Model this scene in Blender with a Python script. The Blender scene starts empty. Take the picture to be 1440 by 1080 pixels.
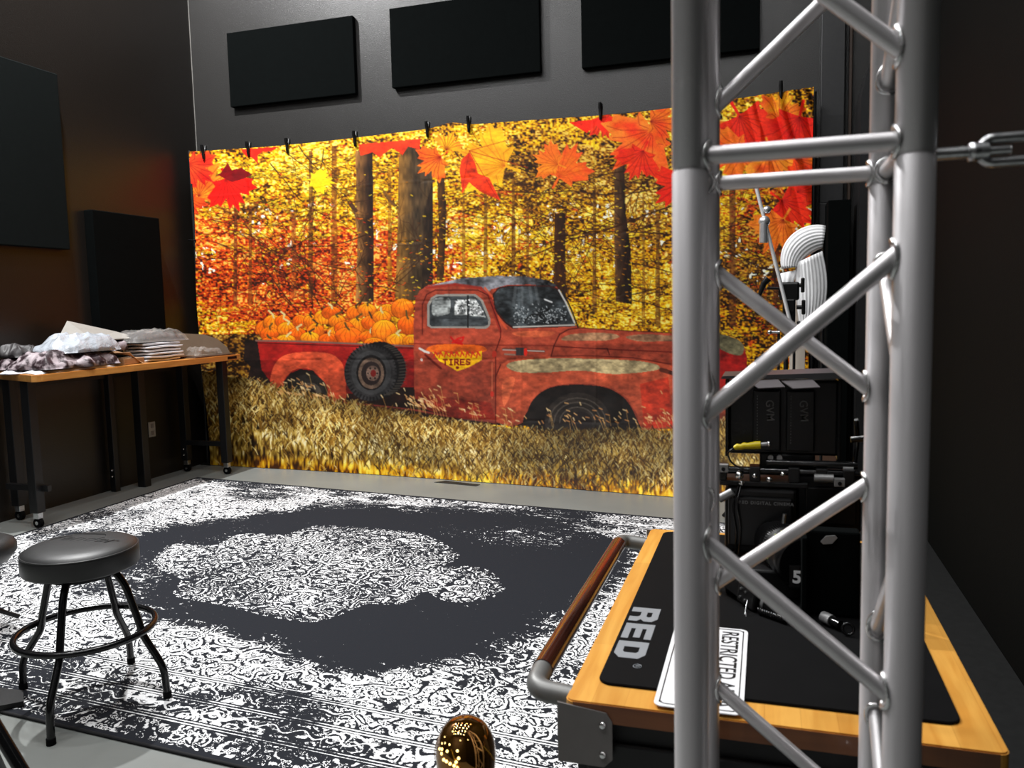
import bpy, bmesh, math, random
import numpy as np
from mathutils import Vector, Matrix
C = bpy.context.scene.collection
PI = math.pi
rnd = random.Random(7)
RNG = np.random.default_rng(11)
H = 1.36            # camera height
XL, YW, XR = -4.864, 6.30, 0.86     # left wall, back wall, right wall
YB = 6.07           # plane of the hanging backdrop

# ------------------------------------------------------------------ camera
F, YAW, PIT, ROL = 1150.0, -0.3032682, 0.0959467, -0.0235480
def cam_axes():
    cy, sy, cp, sp = math.cos(YAW), math.sin(YAW), math.cos(PIT), math.sin(PIT)
    f = Vector((sy*cp, cy*cp, -sp)); r = Vector((cy, -sy, 0)); u = r.cross(f)
    cr, sr = math.cos(ROL), math.sin(ROL)
    return cr*r+sr*u, -sr*r+cr*u, f
CR, CU, CF = cam_axes()
cd = bpy.data.cameras.new('camera'); cam = bpy.data.objects.new('camera', cd); C.objects.link(cam)
cam.matrix_world = Matrix(((CR.x, CU.x, -CF.x, 0), (CR.y, CU.y, -CF.y, 0), (CR.z, CU.z, -CF.z, H), (0, 0, 0, 1)))
cd.sensor_width = 36; cd.lens = 36*F/1440; cd.clip_start = 0.02; cd.clip_end = 50
cd.dof.use_dof = True; cd.dof.focus_distance = 3.2; cd.dof.aperture_fstop = 9.0
bpy.context.scene.camera = cam

# ------------------------------------------------------------------ materials
def srgb(r, g, b):
    return tuple((c/12.92 if c <= .04045 else ((c+.055)/1.055)**2.4) for c in (r/255, g/255, b/255))
MATS = {}
def mat(name, col, rough=.5, metal=0., var=.12, vscale=30., bump=0., bscale=200., spec=.5, coat=0., trans=0., alpha=1., stretch=(1, 1, 1), ior=1.45, dist=.002, two=None, sheen=0):
    if name in MATS: return MATS[name]
    m = bpy.data.materials.new(name); m.use_nodes = True; n = m.node_tree.nodes; l = m.node_tree.links
    b = n['Principled BSDF']
    tc = n.new('ShaderNodeTexCoord'); mp = n.new('ShaderNodeMapping'); mp.inputs['Scale'].default_value = stretch
    l.new(tc.outputs['Object'], mp.inputs['Vector'])
    nz = n.new('ShaderNodeTexNoise'); nz.inputs['Scale'].default_value = vscale; nz.inputs['Detail'].default_value = 5
    l.new(mp.outputs[0], nz.inputs['Vector'])
    rp = n.new('ShaderNodeValToRGB'); e = rp.color_ramp.elements
    a = two if two else tuple(c*(1-var) for c in col)
    e[0].position = .3; e[1].position = .7
    e[0].color = (*a, 1); e[1].color = (*[min(1, c*(1+(0 if two else var))) for c in col], 1)
    l.new(nz.outputs['Fac'], rp.inputs['Fac']); l.new(rp.outputs['Color'], b.inputs['Base Color'])
    b.inputs['Roughness'].default_value = rough; b.inputs['Metallic'].default_value = metal
    b.inputs['Specular IOR Level'].default_value = spec; b.inputs['Coat Weight'].default_value = coat
    b.inputs['Transmission Weight'].default_value = trans; b.inputs['Alpha'].default_value = alpha; b.inputs['IOR'].default_value = ior
    b.inputs['Sheen Weight'].default_value = sheen
    if bump:
        nb = n.new('ShaderNodeTexNoise'); nb.inputs['Scale'].default_value = bscale; nb.inputs['Detail'].default_value = 3
        l.new(mp.outputs[0], nb.inputs['Vector'])
        bp = n.new('ShaderNodeBump'); bp.inputs['Strength'].default_value = bump; bp.inputs['Distance'].default_value = dist
        l.new(nb.outputs['Fac'], bp.inputs['Height']); l.new(bp.outputs[0], b.inputs['Normal'])
    MATS[name] = m; return m
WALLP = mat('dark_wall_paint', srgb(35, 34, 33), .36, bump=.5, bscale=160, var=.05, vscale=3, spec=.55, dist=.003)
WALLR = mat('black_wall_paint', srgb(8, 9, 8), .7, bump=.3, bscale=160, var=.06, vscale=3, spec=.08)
WALLL = mat('shaded_wall_paint', srgb(25, 21, 18), .36, bump=.5, bscale=160, var=.05, vscale=3, spec=.5, dist=.003)  # same paint as the back wall, its shade put into a darker colour
CEILM = mat('black_ceiling', srgb(22, 22, 22), .8)
CONC = mat('grey_concrete', srgb(122, 125, 122), .38, bump=.12, bscale=40, var=.10, vscale=2.2, spec=.45)
FELT = mat('black_felt', srgb(6, 8, 8), .95, bump=.4, bscale=900, var=.1, spec=.05)
FELT2 = mat('charcoal_felt', srgb(14, 18, 18), .95, bump=.4, bscale=900, var=.1, spec=.08)
BLKP = mat('black_plastic', srgb(9, 9, 10), .35, bump=.15, bscale=700, var=.1)
BLKM = mat('black_powder_coat', srgb(13, 13, 14), .45, bump=.3, bscale=900, var=.1, spec=.5)
BLKG = mat('gloss_black_paint', srgb(12, 12, 13), .18, bump=.03, var=.1, spec=.6)
RUBB = mat('black_rubber', srgb(7, 7, 8), .8, bump=.3, bscale=1500, var=.1, spec=.12)
VINYL = mat('black_vinyl', srgb(40, 40, 40), .42, bump=.35, bscale=450, var=.08, spec=.5, dist=.001)
CHROME = mat('chrome', (.8, .8, .8), .15, 1., var=.05)
ZINC = mat('zinc_steel', (.62, .63, .64), .3, 1., var=.15, vscale=80, bump=.1, bscale=300)
ALU = mat('satin_aluminium', (.70, .68, .69), .42, .6, var=.07, vscale=14, bump=.08, bscale=60, stretch=(1, 1, .12))
WELD = mat('weld_bead', (.74, .74, .74), .24, .9, var=.1, vscale=120, bump=.5, bscale=160)
GREYS = mat('grey_cast_metal', srgb(150, 150, 150), .42, .5, var=.05, bump=.1, bscale=500)
PLATE = mat('grey_bracket_steel', srgb(118, 114, 112), .45, .4, var=.05, bump=.08, bscale=500)
WHITEC = mat('white_cotton', srgb(206, 206, 210), .85, bump=.3, bscale=500, var=.05)
POLY = mat('white_poly_film', srgb(158, 163, 170), .25, bump=.7, bscale=14, var=.12, vscale=9, dist=.03, spec=.7)
PAPER = mat('pale_grey_paper', srgb(134, 130, 124), .75, var=.05, bump=.1)
KRAFT = mat('kraft_cardboard', srgb(150, 112, 78), .85, var=.1, vscale=12, bump=.1, bscale=300)
KRAFT2 = mat('dull_cardboard', srgb(112, 94, 76), .85, var=.06, vscale=12, bump=.1, bscale=300)
CLEAR = mat('clear_plastic_film', srgb(225, 220, 215), .08, alpha=.13, var=.05, bump=.6, bscale=40, dist=.01, spec=.9)
MAROON = mat('maroon_grey_fabric', srgb(150, 138, 142), .55, two=srgb(34, 16, 22), vscale=15, bump=.4, bscale=60)
for e_, p_ in zip([n_ for n_ in MAROON.node_tree.nodes if n_.type == 'VALTORGB'][0].color_ramp.elements, (.46, .56)): e_.position = p_
DARKCL = mat('dark_grey_fabric', srgb(48, 45, 46), .55, var=.2, vscale=8, bump=.4, bscale=60)
YELP = mat('yellow_plastic', srgb(225, 200, 20), .35, var=.05)
WOODH = mat('dark_rosewood', srgb(120, 62, 44), .12, .35, two=srgb(40, 20, 15), vscale=40, stretch=(1, .06, 1), coat=1.)
BOARD = mat('pale_birch_board', srgb(208, 196, 182), .6, var=.08, vscale=20, stretch=(1, 1, .1))
GAFF = mat('black_gaffer_tape', srgb(16, 16, 16), .7, bump=.3, bscale=600)
SILV = mat('silver_print', srgb(146, 151, 156), .4, .2, var=.04)
WHT = mat('white_print', srgb(225, 225, 225), .5, var=.03)
INK = mat('black_ink', srgb(10, 10, 10), .5, var=.03)
GREYINK = mat('grey_print', srgb(105, 105, 105), .5, var=.03)
AMBER = mat('amber_mirror_glass', srgb(190, 130, 30), .04, .95, two=srgb(130, 80, 15), vscale=14, coat=1.)
FIL = mat('gold_filament', srgb(240, 180, 60), .2, 1.)
BROWNB = mat('brown_board', srgb(92, 66, 50), .6, var=.08)
GLASSL = mat('coated_lens_glass', srgb(20, 24, 40), .03, 0., coat=1., spec=1.)
OUTW = mat('ivory_outlet_plastic', srgb(170, 168, 160), .4)

def wood(name, c1, c2, axis):
    m = bpy.data.materials.new(name); m.use_nodes = True; n = m.node_tree.nodes; l = m.node_tree.links; b = n['Principled BSDF']
    tc = n.new('ShaderNodeTexCoord'); mp = n.new('ShaderNodeMapping')
    mp.inputs['Scale'].default_value = (14, 1.2, 14) if axis == 'y' else (1.2, 14, 14)
    l.new(tc.outputs['Object'], mp.inputs[0])
    nz = n.new('ShaderNodeTexNoise'); nz.inputs['Scale'].default_value = 3; nz.inputs['Detail'].default_value = 8; nz.inputs['Distortion'].default_value = .6
    l.new(mp.outputs[0], nz.inputs['Vector'])
    br = n.new('ShaderNodeTexBrick'); br.inputs['Scale'].default_value = 1.; br.inputs['Mortar Size'].default_value = .0006
    br.inputs['Brick Width'].default_value = .42; br.inputs['Row Height'].default_value = .045; br.inputs['Mortar Smooth'].default_value = .5
    br.inputs['Color1'].default_value = (1, 1, 1, 1); br.inputs['Color2'].default_value = (.72, .70, .66, 1); br.inputs['Mortar'].default_value = (.6, .5, .4, 1)
    rt = n.new('ShaderNodeMapping'); rt.inputs['Rotation'].default_value = (0, 0, PI/2 if axis == 'y' else 0)
    l.new(tc.outputs['Object'], rt.inputs[0]); l.new(rt.outputs[0], br.inputs['Vector'])
    rp = n.new('ShaderNodeValToRGB'); rp.color_ramp.elements[0].color = (*c1, 1); rp.color_ramp.elements[1].color = (*c2, 1)
    rp.color_ramp.elements[0].position = .3; rp.color_ramp.elements[1].position = .7
    l.new(nz.outputs['Fac'], rp.inputs['Fac'])
    mx = n.new('ShaderNodeMixRGB'); mx.blend_type = 'MULTIPLY'; mx.inputs['Fac'].default_value = .6
    l.new(rp.outputs[0], mx.inputs[1]); l.new(br.outputs['Color'], mx.inputs[2]); l.new(mx.outputs[0], b.inputs['Base Color'])
    b.inputs['Roughness'].default_value = .38; b.inputs['Coat Weight'].default_value = .25
    return m
WOODC = wood('maple_butcher_block', srgb(206, 140, 54), srgb(234, 176, 84), 'y')
WOODT = wood('amber_butcher_block', srgb(196, 130, 62), srgb(222, 160, 84), 'y')

# ------------------------------------------------------------------ mesh builder
class MB:
    def __init__(s): s.v = []; s.f = []; s.sm = []
    def add(s, vs, fs, smooth=False, M=None):
        b = len(s.v)
        for p in vs:
            p = Vector(p)
            s.v.append(tuple(M @ p) if M is not None else tuple(p))
        for f in fs: s.f.append(tuple(b+i for i in f)); s.sm.append(smooth)
        return s
    def box(s, x0, x1, y0, y1, z0, z1, bev=0., M=None, seg=2):
        bm = bmesh.new(); bmesh.ops.create_cube(bm, size=1)
        for v in bm.verts: v.co = Vector(((x0+x1)/2+v.co.x*(x1-x0), (y0+y1)/2+v.co.y*(y1-y0), (z0+z1)/2+v.co.z*(z1-z0)))
        if bev: bmesh.ops.bevel(bm, geom=list(bm.edges), offset=bev, segments=seg, affect='EDGES', profile=.5)
        return s.bm(bm, M, False)
    def bm(s, bm, M=None, smooth=False):
        bm.verts.ensure_lookup_table(); bm.verts.index_update()
        s.add([v.co.copy() for v in bm.verts], [[v.index for v in f.verts] for f in bm.faces], smooth, M); bm.free(); return s
    def tube(s, pts, r, n=14, closed=False, caps=True):
        P = [Vector(p) for p in pts]; k = len(P); R = r if isinstance(r, (list, tuple)) else [r]*k
        vs = []; fs = []; up = None
        for i in range(k):
            if closed: t = (P[(i+1) % k]-P[i-1]).normalized()
            else: t = (P[min(i+1, k-1)]-P[max(i-1, 0)]).normalized()
            if up is None:
                a = Vector((0, 0, 1)) if abs(t.z) < .9 else Vector((1, 0, 0)); up = (a - t*a.dot(t)).normalized()
            else: up = (up - t*up.dot(t)).normalized()
            w = t.cross(up)
            for j in range(n):
                an = 2*PI*j/n; vs.append(P[i]+(up*math.cos(an)+w*math.sin(an))*R[i])
        m = k if closed else k-1
        for i in range(m):
            for j in range(n):
                a, b = i*n+j, i*n+(j+1) % n; c, d = ((i+1) % k)*n+(j+1) % n, ((i+1) % k)*n+j
                fs.append((a, b, c, d))
        s.add(vs, fs, True)
        if caps and not closed: s.add(vs[:n], [tuple(range(n))[::-1]]); s.add(vs[-n:], [tuple(range(n))])
        return s
    def cyl(s, a, b, r, n=20, r2=None):
        return s.tube([a, b], [r, r if r2 is None else r2], n)
    def lathe(s, prof, c=(0, 0, 0), n=32, M=None):
        vs = []; fs = []
        for r, z in prof:
            for j in range(n): vs.append((c[0]+r*math.cos(2*PI*j/n), c[1]+r*math.sin(2*PI*j/n), c[2]+z))
        for i in range(len(prof)-1):
            for j in range(n): fs.append((i*n+j, i*n+(j+1) % n, (i+1)*n+(j+1) % n, (i+1)*n+j))
        s.add(vs, fs, True, M)
        if prof[0][0] > 1e-4: s.add(vs[:n], [tuple(range(n))[::-1]], False, M)
        if prof[-1][0] > 1e-4: s.add(vs[-n:], [tuple(range(n))], False, M)
        return s
    def prism(s, poly, z0, z1, M=None):
        n = len(poly); vs = [(x, y, z0) for x, y in poly]+[(x, y, z1) for x, y in poly]
        fs = [tuple(range(n))[::-1], tuple(range(n, 2*n))]+[(i, (i+1) % n, n+(i+1) % n, n+i) for i in range(n)]
        return s.add(vs, fs, False, M)
    def sphere(s, c, r, n=18, sx=1, sy=1, sz=1):
        return s.lathe([(r*sx*math.sin(PI*i/n) if 0 < i < n else 1e-5, -r*sz*math.cos(PI*i/n)) for i in range(n+1)], c, n*2 if n > 8 else 12)
    def build(s, name, m, parent=None, sub=0):
        me = bpy.data.meshes.new(name); off = Vector(parent['_o']) if parent is not None else Vector((0, 0, 0))
        me.from_pydata([tuple(Vector(v)-off) for v in s.v], [], s.f); me.materials.append(m)
        me.polygons.foreach_set('use_smooth', s.sm); me.update()
        bm = bmesh.new(); bm.from_mesh(me); bmesh.ops.recalc_face_normals(bm, faces=bm.faces); bm.to_mesh(me); bm.free()
        o = bpy.data.objects.new(name, me); C.objects.link(o)
        if parent is not None:
            o.parent = parent; o['_o'] = tuple(off)
        if sub:
            md = o.modifiers.new('sub', 'SUBSURF'); md.levels = sub; md.render_levels = sub
        return o
def thing(name, label, cat, loc, group=None):
    o = bpy.data.objects.new(name, None); C.objects.link(o); o.location = loc; o.empty_display_size = .05
    o['label'] = label; o['category'] = cat; o['_o'] = tuple(loc)
    if group: o['group'] = group
    return o
def single(o, label, cat, group=None):
    me = o.data; c = sum((Vector(v.co) for v in me.vertices), Vector())/max(1, len(me.vertices)) if len(me.vertices) < 50000 else Vector((0, 0, 0))
    if c.length:
        c.z = min(v.co.z for v in me.vertices)
        me.transform(Matrix.Translation(-c)); o.location = c
    o['label'] = label; o['category'] = cat
    if group: o['group'] = group
    return o
def struct(name, mb, m):
    o = mb.build(name, m); o['kind'] = 'structure'; return o
def copy_tree(o, loc=None):
    r = o.copy(); C.objects.link(r)
    if loc: r.location = loc
    for ch in list(o.children):
        c = ch.copy(); C.objects.link(c); c.parent = r
        for g in list(ch.children):
            d = g.copy(); C.objects.link(d); d.parent = c
    return r
def text(body, size, M, m, parent, bold=0., ext=.0004, name='lettering', sx=1., space=1.):
    cu = bpy.data.curves.new('t', 'FONT'); cu.body = body; cu.size = size; cu.extrude = ext; cu.offset = bold; cu.align_x = 'CENTER'; cu.align_y = 'CENTER'; cu.space_character = space
    to = bpy.data.objects.new('t', cu); C.objects.link(to); bpy.context.view_layer.update()
    me = bpy.data.meshes.new_from_object(to.evaluated_get(bpy.context.evaluated_depsgraph_get()))
    bpy.data.objects.remove(to); bpy.data.curves.remove(cu)
    me.transform(Matrix.Scale(sx, 4, (1, 0, 0))); me.transform(M); me.transform(Matrix.Translation(-Vector(parent['_o'])))
    me.materials.clear(); me.materials.append(m); me.name = name
    o = bpy.data.objects.new(name, me); C.objects.link(o); o.parent = parent; o['_o'] = tuple(parent['_o']); return o
def frame(o, x, y, z):      # matrix with given origin and axes
    x, y, z = Vector(x).normalized(), Vector(y).normalized(), Vector(z).normalized()
    return Matrix(((x.x, y.x, z.x, o[0]), (x.y, y.y, z.y, o[1]), (x.z, y.z, z.z, o[2]), (0, 0, 0, 1)))
def arc(c, r, a0, a1, n, u, v):
    c, u, v = Vector(c), Vector(u), Vector(v)
    return [c+u*(r*math.cos(a0+(a1-a0)*i/n))+v*(r*math.sin(a0+(a1-a0)*i/n)) for i in range(n+1)]
def round_path(pts, r, n=6):
    P = [Vector(p) for p in pts]; out = [P[0]]
    for i in range(1, len(P)-1):
        a = (P[i-1]-P[i]); b = (P[i+1]-P[i]); ra = min(r, a.length*.45, b.length*.45); A = P[i]+a.normalized()*ra; B = P[i]+b.normalized()*ra
        for k in range(n+1):
            t = k/n; out.append(A*(1-t)**2+P[i]*2*t*(1-t)+B*t*t)
    return out+[P[-1]]

# ------------------------------------------------------------------ room
CEIL = 5.7; Y0 = -2.2
struct('floor', MB().box(XL-.2, XR+.2, Y0-.2, YW+.2, -.2, 0), CONC)
struct('ceiling', MB().box(XL-.2, XR+1.5, Y0-.2, YW+.2, CEIL, CEIL+.2), CEILM)
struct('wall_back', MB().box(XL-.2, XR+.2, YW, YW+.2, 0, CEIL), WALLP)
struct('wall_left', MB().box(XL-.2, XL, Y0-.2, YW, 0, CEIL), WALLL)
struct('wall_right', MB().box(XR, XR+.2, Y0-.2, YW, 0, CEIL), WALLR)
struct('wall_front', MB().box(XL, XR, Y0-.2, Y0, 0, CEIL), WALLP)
struct('trim_1', MB().box(XL+.001, XL+.006, YW-.006, YW-.001, 0, CEIL), mat('corner_bead', srgb(120, 118, 114), .5))
# dark framed opening at the right end of the back wall
struct('trim_2', MB().box(.345, .50, YW-.10, YW, 2.02, CEIL, .006).box(.345, .40, YW-.10, YW, 0, 2.02, .004), mat('dark_frame_paint', srgb(40, 40, 41), .4, spec=.5, bump=.1))
struct('trim_3', MB().box(.53, .55, YW-.05, YW, 0, CEIL, .004), mat('brown_reveal', srgb(66, 52, 44), .45))

# ------------------------------------------------------------------ the printed picture on the backdrop
SC = 1.25; U0, V0, U1, V1 = 250, 105, 1180, 730
CW, CH = int((U1-U0)*SC), int((V1-V0)*SC)
vv, uu = np.mgrid[0:CH, 0:CW].astype(np.float32)
uu = uu/SC+U0; vv = vv/SC+V0
def vn(sx, sy, shape=(CH, CW), sc=SC, rng=RNG):
    sx *= sc; sy *= sc; hh, ww = shape; gh, gw = int(hh/sy)+3, int(ww/sx)+3
    g = rng.random((gh, gw), dtype=np.float32)
    y = np.arange(hh, dtype=np.float32)/sy; x = np.arange(ww, dtype=np.float32)/sx
    yi = y.astype(int); xi = x.astype(int); fy = y-yi; fx = x-xi; fy = fy*fy*(3-2*fy); fx = fx*fx*(3-2*fx)
    a = g[yi][:, xi]; b = g[yi][:, xi+1]; c = g[yi+1][:, xi]; d = g[yi+1][:, xi+1]
    fx = fx[None]; fy = fy[:, None]
    return (a*(1-fx)+b*fx)*(1-fy)+(c*(1-fx)+d*fx)*fy
def blob(cx, cy, rx, ry): return np.exp(-((uu-cx)/rx)**2-((vv-cy)/ry)**2)
def ramp(t, stops):
    xs = [s[0] for s in stops]; cs = np.array([s[1] for s in stops], np.float32)
    return np.stack([np.interp(t, xs, cs[:, k]) for k in range(3)], -1).astype(np.float32)
nA, nB, nC, nD, nE = vn(3.0, 1.9), vn(8, 5), vn(20, 12), vn(70, 45), vn(2.2, 2.2)
t = .33*nA+.14*nB+.17*nC+.16*nD+.20*nE
t = np.clip((t-.5)*3.3+.45, 0, 1)
bright = .16*blob(700, 260, 60, 60)+.14*blob(460, 250, 60, 40)+.12*blob(560, 330, 300, 60)-.14*blob(780, 215, 90, 40)-.05*blob(370, 290, 60, 30)-.16*blob(1070, 390, 110, 120)+.1*blob(900, 420, 80, 60)+.07*np.clip((330-vv)/80, 0, 1)*(uu < 620)
t = np.clip(t+bright, 0, 1)
YEL = [(0, (34, 18, 6)), (.14, (84, 50, 10)), (.3, (150, 92, 8)), (.5, (206, 140, 8)), (.7, (234, 178, 10)), (.9, (246, 208, 26)), (1, (252, 232, 110))]
REDR = [(0, (40, 14, 8)), (.2, (108, 34, 8)), (.4, (182, 50, 12)), (.6, (216, 76, 16)), (.8, (232, 118, 22)), (1, (244, 196, 90))]
BRN = [(0, (40, 22, 8)), (.25, (92, 56, 18)), (.5, (146, 92, 26)), (.75, (206, 148, 40)), (1, (244, 214, 120))]
img = ramp(t, YEL)
redm = np.clip(1.5*blob(400, 400, 150, 60)+.9*blob(300, 330, 60, 60)+.8*blob(540, 375, 90, 40)+.5*blob(1080, 300, 90, 60)+.35*blob(470, 340, 90, 40)+.3*blob(640, 330, 100, 40)+.25*blob(1100, 470, 70, 50), 0, 1)
rmask = np.clip((redm*1.25+(vn(13, 5)-.5)*1.3+(vn(4, 2.5)-.5)*.8-.48)*3, 0, 1)[..., None]
img = img*(1-rmask)+ramp(np.clip(t*.95+.02, 0, 1), REDR)*rmask
bm_ = np.clip((1.2*blob(800, 235, 130, 45)+.8*blob(350, 290, 55, 28)+.8*blob(900, 300, 70, 60)+1.*blob(1060, 380, 90, 70)+(vn(14, 8)-.5)-.4)*2.4, 0, .85)[..., None]
img = img*(1-bm_)+ramp(t, BRN)*bm_
sky = (vn(5, 5) > .74) & (vn(24, 18) > .6) & (vv > 285) & (vv < 400) & (vn(3, 3) > .4)
img[sky] = (255, 250, 225)
def rows(v0, v1): return max(0, int((v0-V0)*SC)), min(CH, int((v1-V0)*SC)+1)
def cols(u0, u1): return max(0, int((u0-U0)*SC)), min(CW, int((u1-U0)*SC)+1)
def spline(pts, n=6):
    P = np.array(pts, float); k = len(P); out = []
    for i in range(k):
        a, b, c, d = P[i-1], P[i], P[(i+1) % k], P[(i+2) % k]
        for j in range(n):
            s = j/n; out.append(.5*((2*b)+(c-a)*s+(2*a-5*b+4*c-d)*s*s+(-a+3*b-3*c+d)*s**3))
    return out
def pmask(pts, X, Y):
    m = np.zeros(X.shape, bool); k = len(pts)
    for i in range(k):
        x0, y0 = pts[i]; x1, y1 = pts[(i+1) % k]
        if y0 == y1: continue
        c = ((y0 > Y) != (y1 > Y)) & (X < (x1-x0)*(Y-y0)/(y1-y0)+x0); m ^= c
    return m
def poly(pts, col, smooth=False, mod=0., a=1., grad=None):
    if smooth: pts = spline(pts)
    us = [p[0] for p in pts]; vs = [p[1] for p in pts]
    r0, r1 = rows(min(vs)-1, max(vs)+1); c0, c1 = cols(min(us)-1, max(us)+1)
    if r1 <= r0 or c1 <= c0: return None
    X, Y = uu[r0:r1, c0:c1], vv[r0:r1, c0:c1]; m = pmask(pts, X, Y)
    col = np.array(col, np.float32); f = np.ones(X.shape, np.float32)
    if grad is not None: f = grad(X, Y)
    if mod: f = f+mod*(nB[r0:r1, c0:c1]-.5)+mod*.6*(nA[r0:r1, c0:c1]-.5)+mod*.8*(nC[r0:r1, c0:c1]-.5)
    new = np.clip(col[None, None]*f[..., None], 0, 255); s = img[r0:r1, c0:c1]
    s[m] = s[m]*(1-a)+new[m]*a
    return (r0, r1, c0, c1, m)
def ell(cx, cy, rx, ry, col, **k):
    return poly([(cx+rx*math.cos(2*PI*i/28), cy+ry*math.sin(2*PI*i/28)) for i in range(28)], col, **k)
def line(pts, w, col, a=1., w2=None):
    for i in range(len(pts)-1):
        (x0, y0), (x1, y1) = pts[i], pts[i+1]; wa = w if w2 is None else w+(w2-w)*i/max(1, len(pts)-1); pad = wa+1
        r0, r1 = rows(min(y0, y1)-pad, max(y0, y1)+pad); c0, c1 = cols(min(x0, x1)-pad, max(x0, x1)+pad)
        if r1 <= r0 or c1 <= c0: continue
        X, Y = uu[r0:r1, c0:c1], vv[r0:r1, c0:c1]; dx, dy = x1-x0, y1-y0; L = dx*dx+dy*dy+1e-6
        s = np.clip(((X-x0)*dx+(Y-y0)*dy)/L, 0, 1); d = np.hypot(X-x0-s*dx, Y-y0-s*dy)
        al = (np.clip((wa/2+.4-d)/.8, 0, 1)*a)[..., None]
        img[r0:r1, c0:c1] = img[r0:r1, c0:c1]*(1-al)+np.array(col, np.float32)*al
# sprays of leaves in drooping layers
def spray(x, y, L, sl, cols_, dark):
    n_ = int(L/2.2); yy = y
    line([(x, y+1), (x+L*.5, y+1+sl*L*.5), (x+L, y+1+sl*L+L*.06)], 1., dark, .55)
    for i in range(n_):
        px_ = x+L*i/n_+rnd.uniform(-1.5, 1.5); py_ = y+sl*(px_-x)+rnd.gauss(0, 2.2); w_ = rnd.uniform(1.4, 4)
        line([(px_, py_), (px_+w_, py_+rnd.uniform(-1, 1.2))], rnd.uniform(.9, 1.9), rnd.choice(cols_), .85)
YC = ((240, 200, 20), (226, 168, 12), (196, 130, 10), (120, 78, 14), (250, 216, 50)); RC_ = ((214, 62, 14), (196, 46, 12), (232, 92, 20), (150, 34, 10), (240, 140, 30)); BC = ((150, 104, 24), (196, 140, 34), (92, 58, 16), (60, 36, 12), (222, 176, 60)); GC = ((170, 150, 24), (208, 178, 22), (122, 102, 18), (84, 66, 14), (230, 200, 40))
for k in range(620):
    x = rnd.uniform(262, 1150); y = rnd.uniform(212, 470)
    rd = 1.2*math.exp(-((x-400)/150)**2-((y-405)/62)**2)+.5*math.exp(-((x-1080)/90)**2-((y-330)/90)**2)+.35*math.exp(-((x-600)/130)**2-((y-350)/40)**2)
    bd__ = math.exp(-((x-820)/150)**2-((y-240)/50)**2)+.8*math.exp(-((x-1060)/90)**2-((y-400)/70)**2); gd_ = math.exp(-((x-390)/90)**2-((y-260)/45)**2)*.9
    c = RC_ if rnd.random() < rd else BC if rnd.random() < bd__ else GC if rnd.random() < gd_ else YC
    spray(x, y, rnd.uniform(14, 52), rnd.uniform(-.25, .3), c, (60, 26, 10) if c is not RC_ else (90, 20, 8))
# trunks: distant thin ones, then the named ones
for x, w, y0, y1, c in ((437, 5, 212, 420, (96, 56, 18)), (470, 7, 205, 430, (120, 62, 18)), (331, 4, 270, 430, (110, 50, 20)), (352, 4, 290, 430, (120, 60, 20)),
                        (413, 6, 300, 420, (140, 66, 24)), (548, 4, 240, 400, (150, 96, 20)), (652, 3, 250, 390, (130, 86, 20)), (683, 4, 260, 390, (120, 80, 20)),
                        (722, 4, 250, 390, (110, 66, 18)), (742, 3, 280, 390, (120, 76, 20)), (836, 4, 260, 440, (100, 62, 22)), (925, 5, 300, 460, (96, 60, 22)),
                        (958, 6, 290, 460, (90, 54, 22)), (1030, 8, 260, 460, (84, 44, 20)), (1092, 7, 280, 480, (80, 42, 20)), (905, 3, 270, 460, (120, 80, 20))):
    poly([(x-w/2, y0), (x+w/2, y0), (x+w/2+1, y1), (x-w/2-1, y1)], c, mod=.6, a=.72)
def trunk(pts, c1, c2, x0, x1, mod=.45):
    c1, c2 = np.array(c1, float), np.array(c2, float)
    r = poly(pts, (1, 1, 1))
    if r:
        r0, r1, a0, a1, m = r; s = np.clip((uu[r0:r1, a0:a1]-x0)/(x1-x0), 0, 1)[..., None]
        f = (1+mod*(vn(2.5, 9)[r0:r1, a0:a1]-.5)+mod*(nC[r0:r1, a0:a1]-.5))[..., None]
        new = np.clip((c1*(1-s)+c2*s)*f, 0, 255); sub = img[r0:r1, a0:a1]; sub[m] = new[m]
trunk([(780, 300), (795, 300), (796, 430), (778, 430)], (70, 38, 14), (50, 26, 12), 779, 796)
trunk([(500, 212), (524, 212), (525, 300), (526, 425), (500, 425), (503, 330), (497, 295), (501, 280)], (150, 104, 54), (42, 26, 18), 499, 520)
trunk([(614, 236), (624, 238), (628, 300), (624, 395), (614, 395), (617, 320)], (96, 62, 22), (50, 30, 14), 614, 626)
trunk([(864, 228), (878, 230), (880, 300), (887, 350), (889, 428), (866, 424), (864, 360)], (120, 84, 50), (30, 18, 12), 862, 880)
trunk([(561, 222), (572, 206), (590, 204), (600, 216), (608, 225), (608, 300), (609, 420), (556, 424), (559, 320)], (150, 104, 44), (70, 54, 36), 556, 582)
trunk([(596, 300), (609, 250), (609, 420), (592, 420)], (60, 44, 30), (40, 28, 20), 592, 609)
line([(559, 292), (548, 282), (540, 270)], 4, (110, 74, 34)); line([(500, 296), (494, 288)], 6, (80, 50, 30))
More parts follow.
